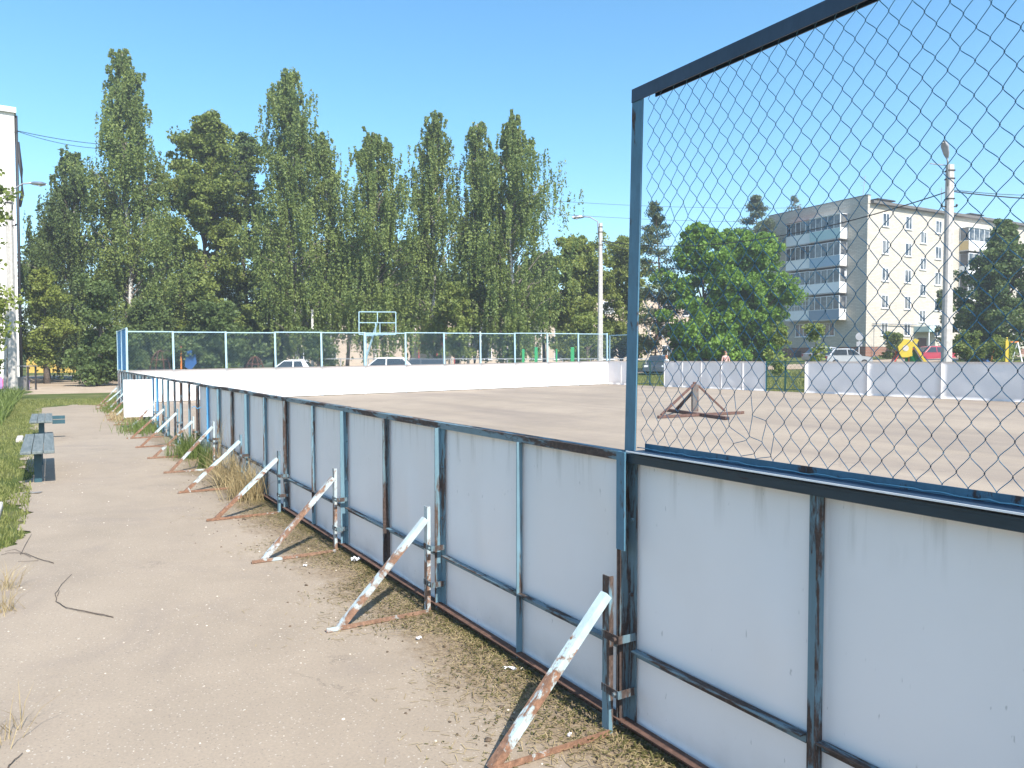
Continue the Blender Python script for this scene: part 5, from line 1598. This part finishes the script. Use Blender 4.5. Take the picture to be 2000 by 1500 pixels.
tuft('thin dead stalks leaning on the boards by the big dry clump', 8.6, -0.08, 60, 0.5, 1.0, 0.22, 'straw', 0.004, lean=0.35, group=G)
G2 = 'dry tufts at the left edge of the path'
for k, (px, py, n_) in enumerate(((12, 1150, 60), (5, 1195, 70), (10, 1440, 40))):
    b = gp(px, py)
    pts = np.stack([rng.normal(0, 0.05, n_), rng.normal(0, 0.05, n_), np.zeros(n_)], 1)
    o = blades('grass_tuft', pts, 0.06, 0.2, 0.0035, M['straw'], '', lean=1.6)
    o.location = b
    tag(o, ('upper dry grass wisp at the left edge of the path', 'lower thick dry grass wisp at the left edge of the path', 'sparse dry stalks in the bottom left corner')[k], 'grass tuft', G2)

def twig(label, pxs, r=0.0028, branch=None, base=None):
    P = [gp(x, y, 0.012) for x, y in pxs]
    b = P[0].copy()
    Q = []
    for i in range(len(P) - 1):
        for u in (0, 0.33, 0.66):
            q = P[i].lerp(P[i + 1], u) - b; q.z = 0.004 + 0.006 * abs(sin(i * 2.1 + u * 5)); q.x += random.uniform(-.004, .004); q.y += random.uniform(-.004, .004); Q.append(q)
    q = P[-1] - b; q.z = 0.006; Q.append(q)
    mb = MB().tube(Q, [r * (1 - 0.6 * i / len(Q)) for i in range(len(Q))], 5)
    for br in (branch or []):
        R = [gp(x, y, 0.02) - b for x, y in br]
        for q in R: q.z = 0.008
        mb.tube(R, [r * 0.6] * (len(R) - 1) + [r * 0.3], 4)
    o = part('fallen_twig', mb, M['bark'], None, smooth=True)
    o.location = (b.x, b.y, 0)
    return tag(o, label, 'twig', 'fallen twigs on the path')
twig('long curved bare twig lying alone on the path', [(220, 1203), (165, 1192), (130, 1186), (110, 1172), (108, 1158), (120, 1140), (140, 1120)], 0.0035, [[(200, 1197), (150, 1189)], [(112, 1160), (116, 1150)]])
twig('branched bare twig at the left edge of the path', [(105, 1098), (75, 1090), (50, 1080), (20, 1078), (2, 1082)], 0.0035, [[(75, 1092), (35, 1094)], [(40, 1080), (50, 1060), (62, 1040)], [(60, 1085), (30, 1070), (10, 1074)]])
twig('short dark stick in the bottom left corner', [(12, 1500), (28, 1482), (44, 1468)], 0.003)
twig('thin pale stick crossing the soil below the second brace', [(640, 1225), (700, 1222), (760, 1206), (830, 1190)], 0.003)
def scrap(label, px, py, w_, d_, rot, mat, name='paper_scrap', cat='litter', h=0.012):
    b = gp(px, py)
    r = random.Random(int(px)); mb = MB()
    mb.grid(5, 4, lambda u, v: ((u - 0.5) * w_, (v - 0.5) * d_ * (0.8 + 0.3 * u), h * (0.4 + abs(sin(u * 5 + v * 3 + px))) + r.uniform(0, h * 0.4)))
    n0 = len(mb.v); mb.v += [(x, y, max(0.0005, z - 0.002)) for x, y, z in mb.v]
    mb.f += [tuple(reversed([i + n0 for i in f])) for f in mb.f]
    o = part(name, mb, mat, None)
    o.location = b; o.rotation_euler = (0, 0, rot)
    return tag(o, label, cat, 'litter along the boards')
M['paper'] = plain('paper', (0.75, 0.75, 0.78), 0.6, var=0.05)
scrap('crumpled white paper scrap near the third brace', 694, 1100, 0.07, 0.05, 0.4, M['paper'], h=0.03)
scrap('white plastic strip on the soil near the boards', 995, 1309, 0.075, 0.012, -0.2, M['paper'])
scrap('small pale chip beside the plastic strip', 1020, 1311, 0.02, 0.012, 0.2, M['pebble'])
scrap('small white scrap on the soil below the second brace', 818, 1250, 0.03, 0.02, 0.5, M['paper'])
scrap('white scrap on moss at the foot of the nearest brace', 1112, 1440, 0.02, 0.013, 0.9, M['paper'])
scrap('small white chip lying alone on the asphalt', 596, 1107, 0.03, 0.018, 0.1, M['paper'])
scrap('flat dark scrap on the path in front of the nearer bench', 63, 963, 0.20, 0.09, 0.1, M['concrete_dark'], name='flat_scrap', h=0.008)
def clod(label, px, py, r):
    b = gp(px, py)
    o = part('dirt_clod', MB().blob((0, 0, r * 0.35), r, 8, 5, 0.25, 0.5), M['soil'], None, smooth=True)
    o.location = b
    return tag(o, label, 'clod', 'larger clods on the path')
clod('largest dark clod left of the nearest brace', 953, 1447, 0.016)
clod('smaller dark clod just right of the largest', 986, 1456, 0.010)
clod('dark clod uphill of the largest, towards the boards', 1000, 1406, 0.012)
clod('lone dark clod between the first two braces', 762, 1178, 0.010)
clod('dark speck on the path opposite the second brace', 562, 1177, 0.008)
clod('clod beside the soil strip under the paper scrap', 868, 1264, 0.012)
# kerb stones on the left edge
for k, (px, py) in enumerate(((50, 858), (12, 1000))):
    b = gp(px, py)
    o = part('kerb_stone', MB().box(-0.45, 0.45, -0.06, 0.06, -0.1, 0.05), M['concrete'], None, bevel=0.02)
    o.location = b - NV * 0.1; o.rotation_euler = (0, 0, RZ_D)
    tag(o, ('sunken pale kerb stone at the left of the nearer bench', 'chipped pale kerb stone at the left edge, nearer than the benches')[k], 'kerb stone', 'kerb stones')

# thin summer haze: one closed box of even air round the whole place
mb = MB().box(-640, 640, -640, 640, -1.2, 34)
t = NT('air'); t.t.nodes.clear()
vo = t.t.nodes.new('ShaderNodeVolumePrincipled'); vo.inputs['Color'].default_value = (0.86, 0.92, 1.0, 1)
vo.inputs['Density'].default_value = 0.0012; vo.inputs['Anisotropy'].default_value = 0.2
oo = t.t.nodes.new('ShaderNodeOutputMaterial'); t.t.links.new(vo.outputs[0], oo.inputs['Volume'])
tag(part('haze', mb, t.m), 'thin bluish haze in the air', 'haze', kind='stuff')
